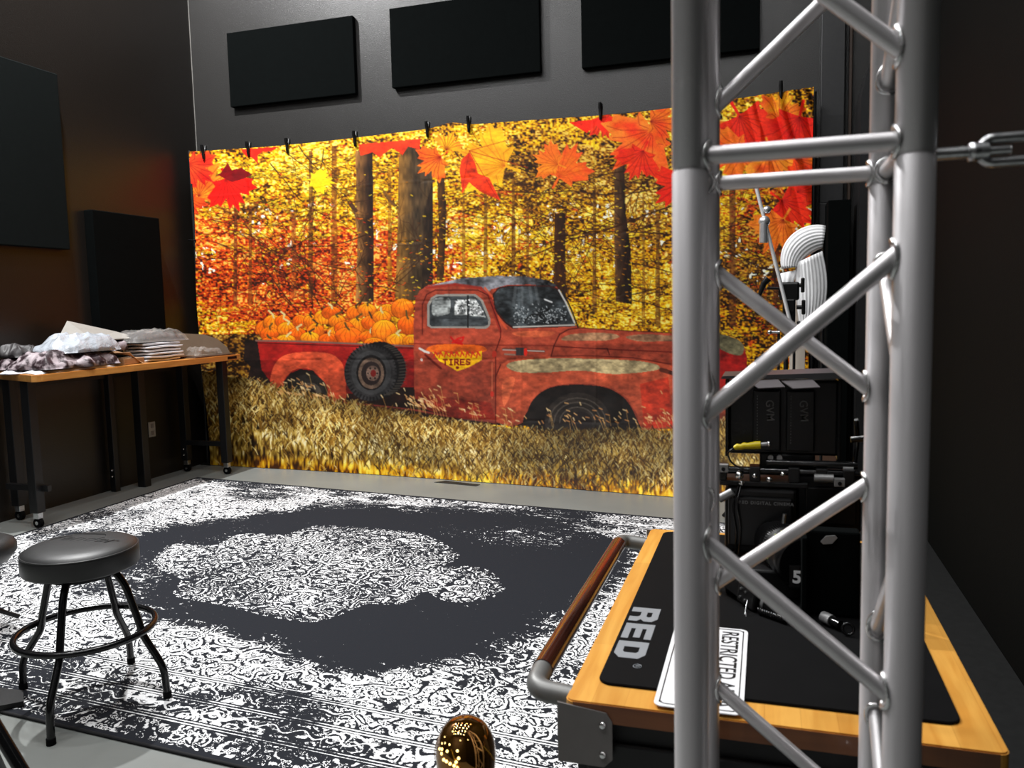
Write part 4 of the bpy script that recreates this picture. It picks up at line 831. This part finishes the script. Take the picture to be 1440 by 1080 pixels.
pts = [(-.012+.045*i/90, 1.415-.035*i/90+.005*math.cos(i*.9), MTZ+.007+.005*math.sin(i*.9)) for i in range(91)]; MB().tube(pts, .0018, 6).build('coil', BLKG, cb)
# monitor / battery block above
mo = thing('battery_light_panel', 'black panel with two battery blocks and a hood mounted above the camera', 'monitor', (.025, 1.62, 1.055))
MB().box(-.070, .128, 1.615, 1.655, 1.065, 1.207, .005).build('housing', BLKP, mo)
for x in (.000, .060):
    b_ = MB().box(x-.024, x+.026, 1.598, 1.616, 1.075, 1.190, .003).build('battery_block', BLKP, mo)
    text('GVM', .020, frame((x+.006, 1.5975, 1.152), (.06, 0, -1), (1, 0, .06), (0, -1, 0)), GREYINK, mo, .0001, .0002, 'lettering', .95)
    dt = MB(); [dt.box(x-.017, x-.0158, 1.5972, 1.598, 1.090+i*.0055, 1.0925+i*.0055-(i % 3)*.0006) for i in range(17)]; dt.build('fine_print', GREYINK, b_)
MB().prism([(-.083, 1.212), (-.08, 1.217), (.118, 1.224), (.135, 1.218), (.130, 1.213)], -.075, .03, frame((0, 1.62, 0), (1, 0, 0), (0, 0, 1), (0, -1, 0))).build('hood_lid', mat('grey_hood_edge', srgb(62, 62, 64), .35), mo)
for x in (-.002, .058):
    MB().add([(x-.032, 1.588, 1.209), (x+.022, 1.588, 1.212), (x+.034, 1.560, 1.201), (x-.012, 1.560, 1.198), (x-.032, 1.588, 1.2075), (x+.022, 1.588, 1.2105), (x+.034, 1.560, 1.1995), (x-.012, 1.560, 1.1965)], [(0, 1, 2, 3), (7, 6, 5, 4), (0, 4, 5, 1), (1, 5, 6, 2), (2, 6, 7, 3), (3, 7, 4, 0)]).build('hood_flap', mat('grey_flap', srgb(70, 64, 66), .4), mo)
MB().box(-.075, -.069, 1.60, 1.66, 1.062, 1.21, .001).build('side_rail', BLKG, mo); MB().box(.125, .132, 1.60, 1.66, 1.06, 1.21, .002).build('side_rail', BLKG, mo)
MB().box(-.012, .088, 1.61, 1.66, 1.030, 1.068, .004).cyl((.02, 1.60, 1.045), (.02, 1.66, 1.045), .016).build('mount', BLKM, mo)
for x in (.008, .024): MB().cyl((x, 1.598, 1.062), (x, 1.604, 1.062), .005).build('bolt', GREYS, mo)
cn = thing('yellow_connector', 'yellow cable connector with silver tip below the battery panel', 'connector', (-.03, 1.59, 1.06))
MB().tube([(-.058, 1.59, 1.080), (-.052, 1.59, 1.083), (-.046, 1.59, 1.0825), (-.040, 1.59, 1.085), (-.034, 1.59, 1.0845), (-.018, 1.59, 1.087), (-.010, 1.59, 1.0875)], [.004, .0062, .0055, .0065, .006, .0075, .0072], 18).build('grip', YELP, cn)
MB().tube([(-.010+i*.0016, 1.59, 1.0877+i*.0002) for i in range(9)], [.0048 if i % 2 else .004 for i in range(9)], 14).build('threaded_tip', GREYS, cn)
MB().cyl((.003, 1.59, 1.089), (.006, 1.59, 1.0895), .0065).build('silver_ring', CHROME, cn)
MB().tube(round_path([(-.058, 1.59, 1.080), (-.072, 1.59, 1.070), (-.062, 1.585, 1.05), (-.03, 1.58, 1.038)], .012), .0018, 8).build('cable', BLKG, cn)

# ------------------------------------------------------------------ amber globe on its stand
gx, gyy, gz = -.392, 1.0, .745
gl = thing('amber_globe_lamp', 'amber mirrored glass globe dotted with added glowing glint beads at the bottom edge of the photo', 'lamp', (gx, gyy, 0))
prof = [(.0001, .053), (.010, .0525), (.020, .049), (.029, .042), (.036, .031), (.040, .018), (.0415, .003), (.0405, -.015), (.037, -.035), (.030, -.055), (.020, -.075), (.014, -.088)]
MB().lathe(prof, (gx, gyy, gz), 48).build('glass_globe', AMBER, gl)
for k in range(5):
    a = k*1.25+.3; MB().tube([(gx+.043*math.cos(a+t_*.9)*math.sin(.35+t_*1.2), gyy+.043*math.sin(a+t_*.9)*math.sin(.35+t_*1.2), gz+.0525*math.cos(.35+t_*1.2)) for t_ in [i/14 for i in range(15)]], .0006, 6).build('gold_swirl', FIL, gl)
gm = bpy.data.materials.new('glint_glow'); gm.use_nodes = True; gb_ = gm.node_tree.nodes['Principled BSDF']; gb_.inputs['Emission Color'].default_value = (1, .72, .25, 1); gb_.inputs['Emission Strength'].default_value = 3.0; gb_.inputs['Base Color'].default_value = (.9, .6, .2, 1)  # added glow for beads that stand in for reflected ceiling lights
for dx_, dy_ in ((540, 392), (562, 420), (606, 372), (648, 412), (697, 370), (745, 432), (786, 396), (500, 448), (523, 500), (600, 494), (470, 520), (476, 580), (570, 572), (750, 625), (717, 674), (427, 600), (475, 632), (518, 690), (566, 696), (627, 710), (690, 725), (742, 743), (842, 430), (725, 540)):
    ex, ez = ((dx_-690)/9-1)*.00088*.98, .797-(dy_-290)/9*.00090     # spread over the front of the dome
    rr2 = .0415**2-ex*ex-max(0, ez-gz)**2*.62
    if rr2 > 0: MB().sphere((gx+ex, gyy-math.sqrt(rr2)-.0005, ez), .0021, 6).build('glint_bead', gm, gl)
MB().lathe([(.015, -.14), (.018, -.13), (.018, -.09), (.014, -.086)], (gx, gyy, gz), 24).build('socket', BLKM, gl)
MB().cyl((gx, gyy, .02), (gx, gyy, gz-.135), .008).build('pole', BLKM, gl); MB().lathe([(.11, 0), (.11, .015), (.1, .02), (.01, .024)], (gx, gyy, 0), 40).build('base', BLKM, gl)

# ------------------------------------------------------------------ stool
sx_, sy_ = -2.28, 2.205
st_ = thing('garage_stool', 'round black vinyl stool with four bent black legs standing on the near rug edge', 'stool', (sx_, sy_, 0))
SR = .187; ztop = .572; zr = .262
MB().lathe([(.001, ztop+.006), (.08, ztop+.005), (.14, ztop+.001), (.168, ztop-.006), (.181, ztop-.014), (SR-.001, ztop-.024), (SR, ztop-.04), (SR, ztop-.078), (SR-.006, ztop-.085), (.001, ztop-.087)], (sx_, sy_, 0), 64).build('seat', VINYL, st_)
MB().tube([(sx_+math.cos(2*PI*i/64)*(SR-.003), sy_+math.sin(2*PI*i/64)*(SR-.003), ztop-.019) for i in range(64)], .003, 8, closed=True).build('seat_piping', VINYL, st_)
EMB = mat('debossed_vinyl', srgb(8, 8, 8), .6)
text('Fender', .085, frame((sx_-.005, sy_+.03, ztop+.0062), (.98, .05, 0), (-.05+.35, .98, 0), (0, 0, 1)), EMB, st_, -.0004, .0003, 'logo', 1.1)
MB().tube([(sx_-.10, sy_+.075, ztop+.006), (sx_-.04, sy_+.085, ztop+.0064), (sx_+.02, sy_+.095, ztop+.0064), (sx_+.03, sy_+.085, ztop+.0064)], .0015, 6).build('logo_flourish', EMB, st_)
feet = [(-2.014, 2.275), (-2.172, 1.93), (-2.352, 2.475), (-2.58, 2.195)]
for i, (fx, fy) in enumerate(feet):
    d = Vector((fx-sx_, fy-sy_, 0)).normalized(); ro = math.hypot(fx-sx_, fy-sy_); B0 = Vector((sx_, sy_, 0))
    zf = .02 if i != 1 else .0
    zf = .013 if i != 1 else .001
    P = [B0+d*.03+Vector((0, 0, ztop-.10)), B0+d*.115+Vector((0, 0, ztop-.10)), B0+d*.150+Vector((0, 0, ztop-.15)), B0+d*.192+Vector((0, 0, zr+.02)), B0+d*.20+Vector((0, 0, zr-.02)), B0+d*(ro-.006)+Vector((0, 0, .12)), B0+d*ro+Vector((0, 0, zf))]
    lg = MB().tube(round_path(P, .035, 6), .0125, 18).build('leg', BLKG, st_); MB().cyl(B0+d*ro+Vector((0, 0, zf-.0005)), B0+d*ro+Vector((0, 0, zf+.02)), .0145).build('foot_cap', RUBB, lg)
MB().tube([(sx_+math.cos(2*PI*i/72)*.222, sy_+math.sin(2*PI*i/72)*.222, zr) for i in range(72)], .0115, 16, closed=True).build('foot_ring', BLKG, st_)
MB().cyl((sx_, sy_, ztop-.115), (sx_, sy_, ztop-.086), .11).build('swivel_plate', BLKM, st_)

# things cut by the left edge of the photo
bn = thing('drum_throne', 'black padded seat cut by the left edge beside the stool', 'stool', (-3.275, 2.6, 0))
MB().lathe([(.001, .405), (.13, .403), (.155, .39), (.165, .37), (.165, .345), (.13, .30), (.06, .285), (.001, .285)], (-3.275, 2.6, 0), 40).build('seat', VINYL, bn)
MB().cyl((-3.275, 2.6, .10), (-3.275, 2.6, .29), .016).build('post', BLKM, bn)
for k in range(3): a = PI+k*2*PI/3; MB().tube([(-3.275, 2.6, .12), (-3.275+.15*math.cos(a), 2.6+.15*math.sin(a), .021)], .010).build('leg', BLKM, bn)
fp = thing('stand_base', 'flat black steel stand base behind the stool leg at the left edge', 'stand', (-2.72, 2.1, 0))
MB().prism([(-2.535, 2.155), (-2.46, 2.09), (-2.52, 2.035), (-2.95, 2.02), (-2.98, 2.12)], .012, .030).build('base_plate', BLKM, fp); MB().cyl((-2.9, 2.07, .03), (-2.9, 2.07, .70), .012).build('post', BLKM, fp)
ls = thing('light_stand', 'black tripod stand whose leg crosses the lower left corner', 'stand', (-1.80, 1.3, 0))
MB().cyl((-1.80, 1.3, .25), (-1.80, 1.3, 1.5), .014).build('pole', BLKM, ls)
for a in (0, 2.1, 4.2):
    R_ = .50 if a == 0 else .4
    MB().tube([(-1.80, 1.3, .72), (-1.80+R_*math.cos(a), 1.3+R_*math.sin(a), .018)], .0145, 14).build('leg', BLKG, ls)

# ------------------------------------------------------------------ packing table on the left
tb2 = thing('work_table', 'long butcher block work table on black steel legs against the left wall', 'table', (-4.57, 4.95, 0))
TZ = 1.0
slab('table_top', [(-4.845, 4.12), (-4.33, 3.915), (-4.305, 3.935), (-4.295, 3.97), (-4.295, 5.975), (-4.31, 5.99), (-4.845, 5.99)], TZ-.045, TZ, WOODT, tb2, .003)
MB().box(-4.296, -4.293, 5.80, 5.92, TZ-.034, TZ-.012).build('name_plate', INK, tb2)
def leg(x, y, w=.065, z0=.10): return MB().box(x-w/2, x+w/2, y-w/2, y+w/2, z0, TZ-.045, .004)
def caster(x, y, par):
    c = MB().box(x-.022, x+.022, y-.02, y+.02, .06, .10, .003).build('caster', ZINC, par); MB().cyl((x, y-.014, .032), (x, y+.014, .032), .0315, 28).build('wheel', RUBB, c); MB().cyl((x-.0, y-.017, .032), (x, y+.017, .032), .012, 16).build('hub', CHROME, c)
for x, y in ((-4.49, 4.03), (-4.79, 4.16), (-4.335, 5.765), (-4.765, 5.80)):
    leg(x, y).build('leg', BLKM, tb2); caster(x, y, tb2)
leg(-4.70, 5.215, .07, .0).build('leg', BLKM, tb2); leg(-4.80, 5.02, .05, .0).build('leg', BLKM, tb2)
for y0_, x0_, x1_ in ((5.78, -4.74, -4.36), (4.06, -4.76, -4.41)): MB().box(x0_, x1_, y0_-.015, y0_+.015, .235, .275, .002).build('crossbar', BLKM, tb2)
MB().box(-4.83, -4.80, 4.16, 5.77, TZ-.12, TZ-.05, .002).build('apron', BLKM, tb2)
bt = MB()
for x, y, z in ((-4.765, 5.765, .20), (-4.765, 5.765, .15), (-4.80, 4.993, .17), (-4.80, 4.993, .12)): bt.sphere((x, y, z), .009, 8)
bt.build('bolt_heads', CHROME, tb2)

# soft goods piled on it
def pile(name, cx, cy, z0, lx, ly, hz, m, parent=None, seed=1, amp=.02, freq=14, n=60, rot=0., flat=.35, edge_n=.12, ridge=.6):
    N = Noise(seed); N2 = Noise(seed+50); ny = n; nx = n
    u = np.linspace(-1, 1, nx)[None, :]+0*np.linspace(-1, 1, ny)[:, None]; v = np.linspace(-1, 1, ny)[:, None]+0*u
    # square-to-disc-like rounded rectangle
    r = (np.abs(u)**5+np.abs(v)**5)**.2; th = np.arctan2(v, u)
    jit = 1+edge_n*(N(5+2*np.cos(th)*2, 5+2*np.sin(th)*2)-.5)*2
    X = u*lx/2*jit; Y = v*ly/2*jit
    prof_ = np.clip(1-np.clip(r, 0, 1)**(3/flat*.6+1.5), 0, 1)**.5
    ux = X+.03*N(X*9+7, Y*9+7); uy = Y+.05*N2(X*7+3, Y*7+3)
    wr = 1-np.abs(N(ux*freq*1.3+40, uy*freq*.9+40)-.5)*4; w2 = (1-np.abs(N2(ux*freq*3+uy*freq+40, uy*freq*1.3+40)-.5)*4)*.6
    Zt = hz*prof_+(amp*ridge*wr+amp*.5*ridge*w2+amp*(N2(X*freq+9, Y*freq+9)-.5))*prof_
    c, s = math.cos(rot), math.sin(rot); XX = cx+X*c-Y*s; YY = cy+X*s+Y*c
    T = np.stack([XX, YY, z0+np.maximum(Zt, .0)], -1); Bt = np.stack([XX, YY, np.full_like(XX, z0)+.0*r], -1)
    vs = [tuple(p) for p in T.reshape(-1, 3)]+[tuple(p) for p in Bt.reshape(-1, 3)]
    I = lambda i, j: i*nx+j; fs = []; off = nx*ny
    for i in range(ny-1):
        for j in range(nx-1):
            fs.append((I(i, j), I(i, j+1), I(i+1, j+1), I(i+1, j)))
            fs.append((off+I(i, j), off+I(i+1, j), off+I(i+1, j+1), off+I(i, j+1)))
    per = [I(0, j) for j in range(nx)]+[I(i, nx-1) for i in range(1, ny)]+[I(ny-1, j) for j in range(nx-2, -1, -1)]+[I(i, 0) for i in range(ny-2, 0, -1)]
    for k in range(len(per)): a_, b_ = per[k], per[(k+1) % len(per)]; fs.append((b_, a_, off+a_, off+b_))
    return MB().add(vs, fs, True).build(name, m, parent)
def folds(name, cx, cy, z0, lx, ly, hz, m, layers, seed, parent=None, rot=0):
    mb = MB(); R_ = random.Random(seed); t_ = hz/layers
    for i in range(layers):
        bm = bmesh.new(); bmesh.ops.create_cube(bm, size=1); bmesh.ops.subdivide_edges(bm, edges=list(bm.edges), cuts=7, use_grid_fill=True)
        ox, oy = R_.uniform(-.012, .012), R_.uniform(-.015, .015); sx = lx*R_.uniform(.92, 1); sy = ly*R_.uniform(.92, 1)
        for v in bm.verts:
            x, y, z = v.co; rr_ = max(abs(x), abs(y))*2; zz = z*(1.02-.55*max(0, rr_-.7)/.3*abs(z)*2)
            v.co = Vector((x*sx+ox+R_.uniform(-.003, .003), y*sy+oy+R_.uniform(-.003, .003), (zz+.5)*t_*1.0+.004*math.sin(x*9+i)*math.cos(y*8)+R_.uniform(-.0015, .0015)))
            if v.co.z < 0: v.co.z = 0
        M = Matrix.Translation((cx, cy, z0+i*t_)) @ Matrix.Rotation(rot, 4, 'Z'); mb.bm(bm, M, True)
    return mb.build(name, m, parent, 1)
T0 = TZ+.0005
single(pile('folded_cloth', -4.50, 4.33, T0, .38, .72, .022, WHITEC, None, 3, .012, 10, rot=.02), 'thin white cloth spread under the mottled garments at the near table end', 'cloth')
single(pile('garment_pile', -4.53, 4.33, T0+.023, .44, .64, .065, MAROON, None, 5, .06, 7, rot=.03, edge_n=.2, n=100), 'crumpled pile of mottled maroon and grey garments at the near table end', 'clothing')
single(pile('grey_garment', -4.70, 4.16, T0+.10, .24, .20, .055, DARKCL, None, 6, .04, 14, n=50), 'bunched dark grey garment at the left edge of the pile', 'clothing')
pm = thing('poly_mailer', 'puffy white plastic mailer lying on top of the mottled garments', 'package', (-4.52, 4.45, T0+.095))
pile('mailer_bag', -4.52, 4.46, T0+.115, .36, .56, .085, POLY, pm, 8, .06, 6, rot=.05, n=90, flat=.9, edge_n=.05)
ev = thing('paper_envelope', 'pale grey stiff envelope leaning up behind the white mailer', 'envelope', (-4.62, 4.78, T0+.17))
EP = [(-4.66, 4.46, 1.215), (-4.72, 4.60, 1.325), (-4.66, 4.98, 1.235), (-4.50, 5.02, 1.185), (-4.50, 4.60, 1.185)]
MB().add([(x, y, z) for x, y, z in EP]+[(x, y, z-.006) for x, y, z in EP], [(0, 1, 2, 3, 4), (9, 8, 7, 6, 5)]+[(i, 5+i, 5+(i+1) % 5, (i+1) % 5) for i in range(5)]).build('envelope_sheet', PAPER, ev)
single(pile('bagged_garment', -4.60, 4.84, T0+.10, .24, .14, .085, MAROON, None, 12, .03, 14, n=50), 'maroon garment bunched under the envelope beside the white mailer', 'clothing')
kb = thing('cardboard_flap', 'bent brown kraft card sticking out between mailer and white shirts', 'cardboard', (-4.42, 4.86, T0))
kv = []; kf = []
for i in range(9):
    s = i/8; kv += [(-4.50+.10*s, 4.70+.34*s, T0+.085-.075*s**1.6+.02*math.sin(s*6)), (-4.36+.02*s, 4.78+.10*s, T0+.09-.088*s**.8)]
nk = len(kv); kv += [(x, y, z-.004) for x, y, z in kv]
for i in range(8): a_ = 2*i; kf += [(a_, a_+1, a_+3, a_+2), (nk+a_, nk+a_+2, nk+a_+3, nk+a_+1), (a_, a_+2, nk+a_+2, nk+a_), (a_+1, nk+a_+1, nk+a_+3, a_+3)]
kf += [(0, nk, nk+1, 1), (16, 17, nk+17, nk+16)]
MB().add(kv, kf, True).build('card', KRAFT, kb)
MB().box(-4.52, -4.36, 4.72, 4.92, T0, T0+.045, .004).build('card_box', KRAFT, kb)
single(folds('folded_shirts', -4.50, 5.17, T0, .26, .40, .145, WHITEC, 6, 4), 'stack of folded white shirts in the middle of the work table', 'clothing')
gb = thing('clothes_bag', 'clear plastic bag of dark grey clothing on top of the white shirts', 'package', (-4.54, 5.17, T0+.15))
pile('dark_clothes', -4.55, 5.20, T0+.150, .30, .56, .062, DARKCL, gb, 15, .02, 10, n=60, flat=.9, edge_n=.05)
pile('plastic_bag', -4.55, 5.20, T0+.149, .34, .62, .072, CLEAR, gb, 16, .03, 14, n=60, flat=.9, edge_n=.08)
cbx = thing('open_cardboard_box', 'flat brown cardboard tray with curved raised back flap at the far table end', 'box', (-4.62, 5.72, T0))
MB().box(-4.78, -4.425, 5.47, 5.95, T0, T0+.012, .002).build('tray_base', KRAFT2, cbx)
MB().prism([(0, 0), (0, .13), (.06, .178), (.22, .182), (.40, .165), (.50, .125), (.58, .05), (.60, 0)], 0, .004, frame((-4.72, 5.44, T0+.012), (.42, .55, 0), (0, 0, 1), (.55, -.42, 0))).build('back_flap', KRAFT2, cbx)
MB().box(-4.60, -4.43, 5.40, 5.56, T0+.012, T0+.016).build('front_flap', KRAFT, cbx)
single(pile('small_plastic_bag', -4.43, 5.66, T0+.0165, .13, .34, .045, CLEAR, None, 21, .03, 12, n=50, edge_n=.15), 'small crumpled clear plastic bag on the cardboard tray', 'bag')
single(MB().box(-4.42, -4.31, 5.42, 5.93, T0, T0+.010, .001).build('flat_magazine', mat('dark_glossy_paper', srgb(70, 56, 48), .3)), 'thin dark flat folder at the far table corner', 'folder')

# ------------------------------------------------------------------ grip stand, white reflector cloth and board at the right end
gs = thing('grip_stand', 'black and chrome grip stand with an angled silver boom arm before the backdrop', 'stand', (.105, 4.98, 0))
MB().cyl((.105, 4.98, .55), (.105, 4.98, 1.36), .013).build('column', BLKM, gs); MB().cyl((.105, 4.98, .12), (.105, 4.98, .56), .018).build('lower_column', BLKM, gs)
for dx_ in (-.04, .045): MB().cyl((.105+dx_, 4.98, .45), (.105+dx_, 4.98, 1.22), .008).build('folded_rod', BLKM, gs)
for a in (.5, 2.6, 4.7): MB().tube(round_path([(.105, 4.98, .40), (.105+.12*math.cos(a), 4.98+.12*math.sin(a), .36), (.105+.42*math.cos(a), 4.98+.42*math.sin(a), .012)], .06), .011, 12).build('leg', BLKM, gs)
MB().tube([(-.062, 4.93, 1.99), (.02, 4.93, 1.66), (.092, 4.93, 1.37), (.128, 4.93, 1.22)], .0105, 16).build('boom_arm', mat('bright_steel', (.8, .8, .8), .45, .5), gs)
gh = MB().tube([(.115, 4.955, 1.40), (.115, 5.01, 1.40)], .055, 20).box(.065, .175, 4.95, 5.02, 1.35, 1.455, .012).box(.085, .155, 4.95, 5.0, 1.22, 1.36, .01).cyl((.12, 4.94, 1.31), (.12, 4.955, 1.31), .03).build('grip_head', BLKP, gs)
MB().tube([(.07, 4.97, 1.42), (.0, 4.965, 1.425)], .009, 12).tube([(-.045, 4.965, 1.375), (-.02, 4.965, 1.45), (.005, 4.965, 1.48)], [.010, .018, .022], 12).build('t_handle', BLKP, gh)
for x, z in ((.185, 1.435), (.19, 1.31), (.165, 1.19)): MB().cyl((x-.03, 4.97, z), (x+.01, 4.97, z), .012).box(x-.002, x+.018, 4.95, 4.99, z-.042, z+.042, .006).build('wing_knob', BLKP, gh)
MB().sphere((-.018, 4.925, 1.80), .032, 10).sphere((-.004, 4.925, 1.865), .022, 10).cyl((-.022, 4.92, 1.68), (-.020, 4.92, 1.79), .024).build('knuckle_clamp', mat('polished_steel', (.75, .75, .76), .3, .8), gs)
MB().cyl((.02, 4.97, 1.17), (.07, 4.97, 1.17), .008).sphere((.015, 4.97, 1.17), .014, 8).build('small_knob', ZINC, gs)
# pleated white umbrella cloth
pu_ = thing('reflector_umbrella', 'white pleated reflector cloth draped from a stand at the backdrop right edge', 'umbrella', (.20, 5.15, 0))
PLM = mat('white_translucent_cloth', srgb(235, 235, 236), .6, var=.04, bump=.3, bscale=120)
def sweep(path, w0, w1, folds_, depth, name):
    vs = []; fs = []; n_ = len(path); K = folds_*4
    for i, (x, z, nx_, nz_, w) in enumerate(path):
        for j in range(K+1):
            s = j/K-.5; vs.append((x+nx_*w*s, 5.15+depth*(.5-2*s*s)*-.6+.003*math.sin(j*PI/2+.3), z+nz_*w*s))
    for i in range(n_-1):
        for j in range(K): a_ = i*(K+1)+j; fs.append((a_, a_+1, a_+K+2, a_+K+1))
    o_ = MB().add(vs, fs, True).build(name, PLM, pu_); md_ = o_.modifiers.new('t', 'SOLIDIFY'); md_.thickness = .003; return o_
path = []
for i in range(19):
    s = i/18; an = 3.2-1.75*s; path.append((.295+.165*math.cos(an), 1.55+.165*math.sin(an), math.cos(an), math.sin(an), .10+.06*math.sin(s*2.6)))
sweep(path, 0, 0, 8, .10, 'upper_canopy')
path = []
for i in range(16):
    s = i/15; path.append((.13+.10*math.sin(s*1.7)-.015*s, 1.45+.13*math.sin(s*2.2)-.42*s*s, .9, .35-.3*s, .10+.10*math.sin(s*PI)))
path = [(.10+.02*s, 1.38+.14*s, 1, .2, .07+.02*s) for s in (0, .5, 1)]
sweep(path, 0, 0, 3, .05, 'hanging_tip')
path = []
for i in range(16):
    s = i/15; path.append((.232+.018*math.sin(s*3), 1.60-.42*s, 1, .45-.6*s, .15-.05*s+.05*math.sin(s*PI)))
sweep(path, 0, 0, 9, .12, 'lower_canopy')
MB().cyl((.315, 5.2, .012), (.315, 5.2, 1.78), .009).build('pole', BLKM, pu_); MB().lathe([(.12, 0), (.12, .01), (.02, .02)], (.315, 5.2, 0), 24).build('base', BLKM, pu_)
single(MB().box(.135, .225, 5.33, 5.35, 0, 1.42, .002).build('pale_board', BOARD), 'narrow pale wooden board standing behind the white cloth', 'board')
single(MB().box(.29, .42, 5.42, 5.47, 0, .62, .003).build('brown_case', BROWNB), 'dull brown box standing behind the camera rig', 'box')
# tall dark cabinets by the back right corner
DK = mat('dark_grey_laminate', srgb(30, 30, 31), .35, spec=.5, bump=.1)
cab = MB().prism([(.56, 0), (.70, 0), (.70, 3.02), (.645, 2.86), (.60, 2.80), (.56, 2.62)], 0, .35, frame((0, 6.10, 0), (1, 0, 0), (0, 0, 1), (0, -1, 0)))
single(cab.build('equipment_tower', DK), 'tall dark grey tower with slanted top beside the right wall', 'cabinet')
single(MB().box(.38, .52, 5.86, 6.16, 0, 2.0, .006).build('black_drape', FELT), 'black fabric covered column standing in the back right corner', 'column')

# ------------------------------------------------------------------ lights
def area(x, y, z, e, size=.16, tgt=None, spread=PI, col=(1, 1, 1)):
    ld = bpy.data.lights.new('downlight', 'AREA'); ld.shape = 'DISK'; ld.size = size; ld.energy = e; ld.color = col; ld.spread = spread
    o = bpy.data.objects.new('downlight', ld); C.objects.link(o); o.location = (x, y, z)
    d = (Vector(tgt)-Vector((x, y, z))) if tgt else Vector((0, 0, -1)); o.rotation_euler = d.to_track_quat('-Z', 'Y').to_euler(); return o
KEY = 1.0
fx0 = None
for i, x in enumerate((-4.45, -3.3, -2.2, -1.1, -.1)):
    for j, y in enumerate((-1.0, .3, 1.6, 2.9, 4.2)):
        e = (20, 18, 22, 32, 5)[j]*(1, 1, 1, 1, .7)[i]
        if i == 0 and j < 4: e *= .4
        if (i, j) == (0, 4): e = 380
        if (i, j) == (1, 3): e = 60
        area(x, y, CEIL-.07, e, .13)
        if fx0 is None:
            fx0 = thing('ceiling_downlight', 'round black ceiling downlight in the lighting grid', 'downlight', (x, y, CEIL), 'ceiling downlights')
            MB().lathe([(.10, 0), (.10, -.066), (.088, -.066), (.088, -.05), (.001, -.05)], (x, y, CEIL), 28).build('housing', BLKM, fx0)
        else: copy_tree(fx0, (x, y, CEIL))
wd = bpy.data.worlds.new('world'); bpy.context.scene.world = wd; wd.use_nodes = True
wd.node_tree.nodes['Background'].inputs['Color'].default_value = (.5, .5, .52, 1); wd.node_tree.nodes['Background'].inputs['Strength'].default_value = .02
sc = bpy.context.scene
sc.view_settings.view_transform = 'Standard'; sc.view_settings.look = 'None'; sc.view_settings.gamma = 1; sc.view_settings.use_curve_mapping = False
sc.view_settings.exposure = 0.08
sc.cycles.use_denoising = True; sc.cycles.caustics_reflective = False; sc.cycles.caustics_refractive = False; sc.cycles.max_bounces = 6; sc.cycles.diffuse_bounces = 3; sc.cycles.glossy_bounces = 3
for o in bpy.data.objects:
    if '_o' in o: del o['_o']
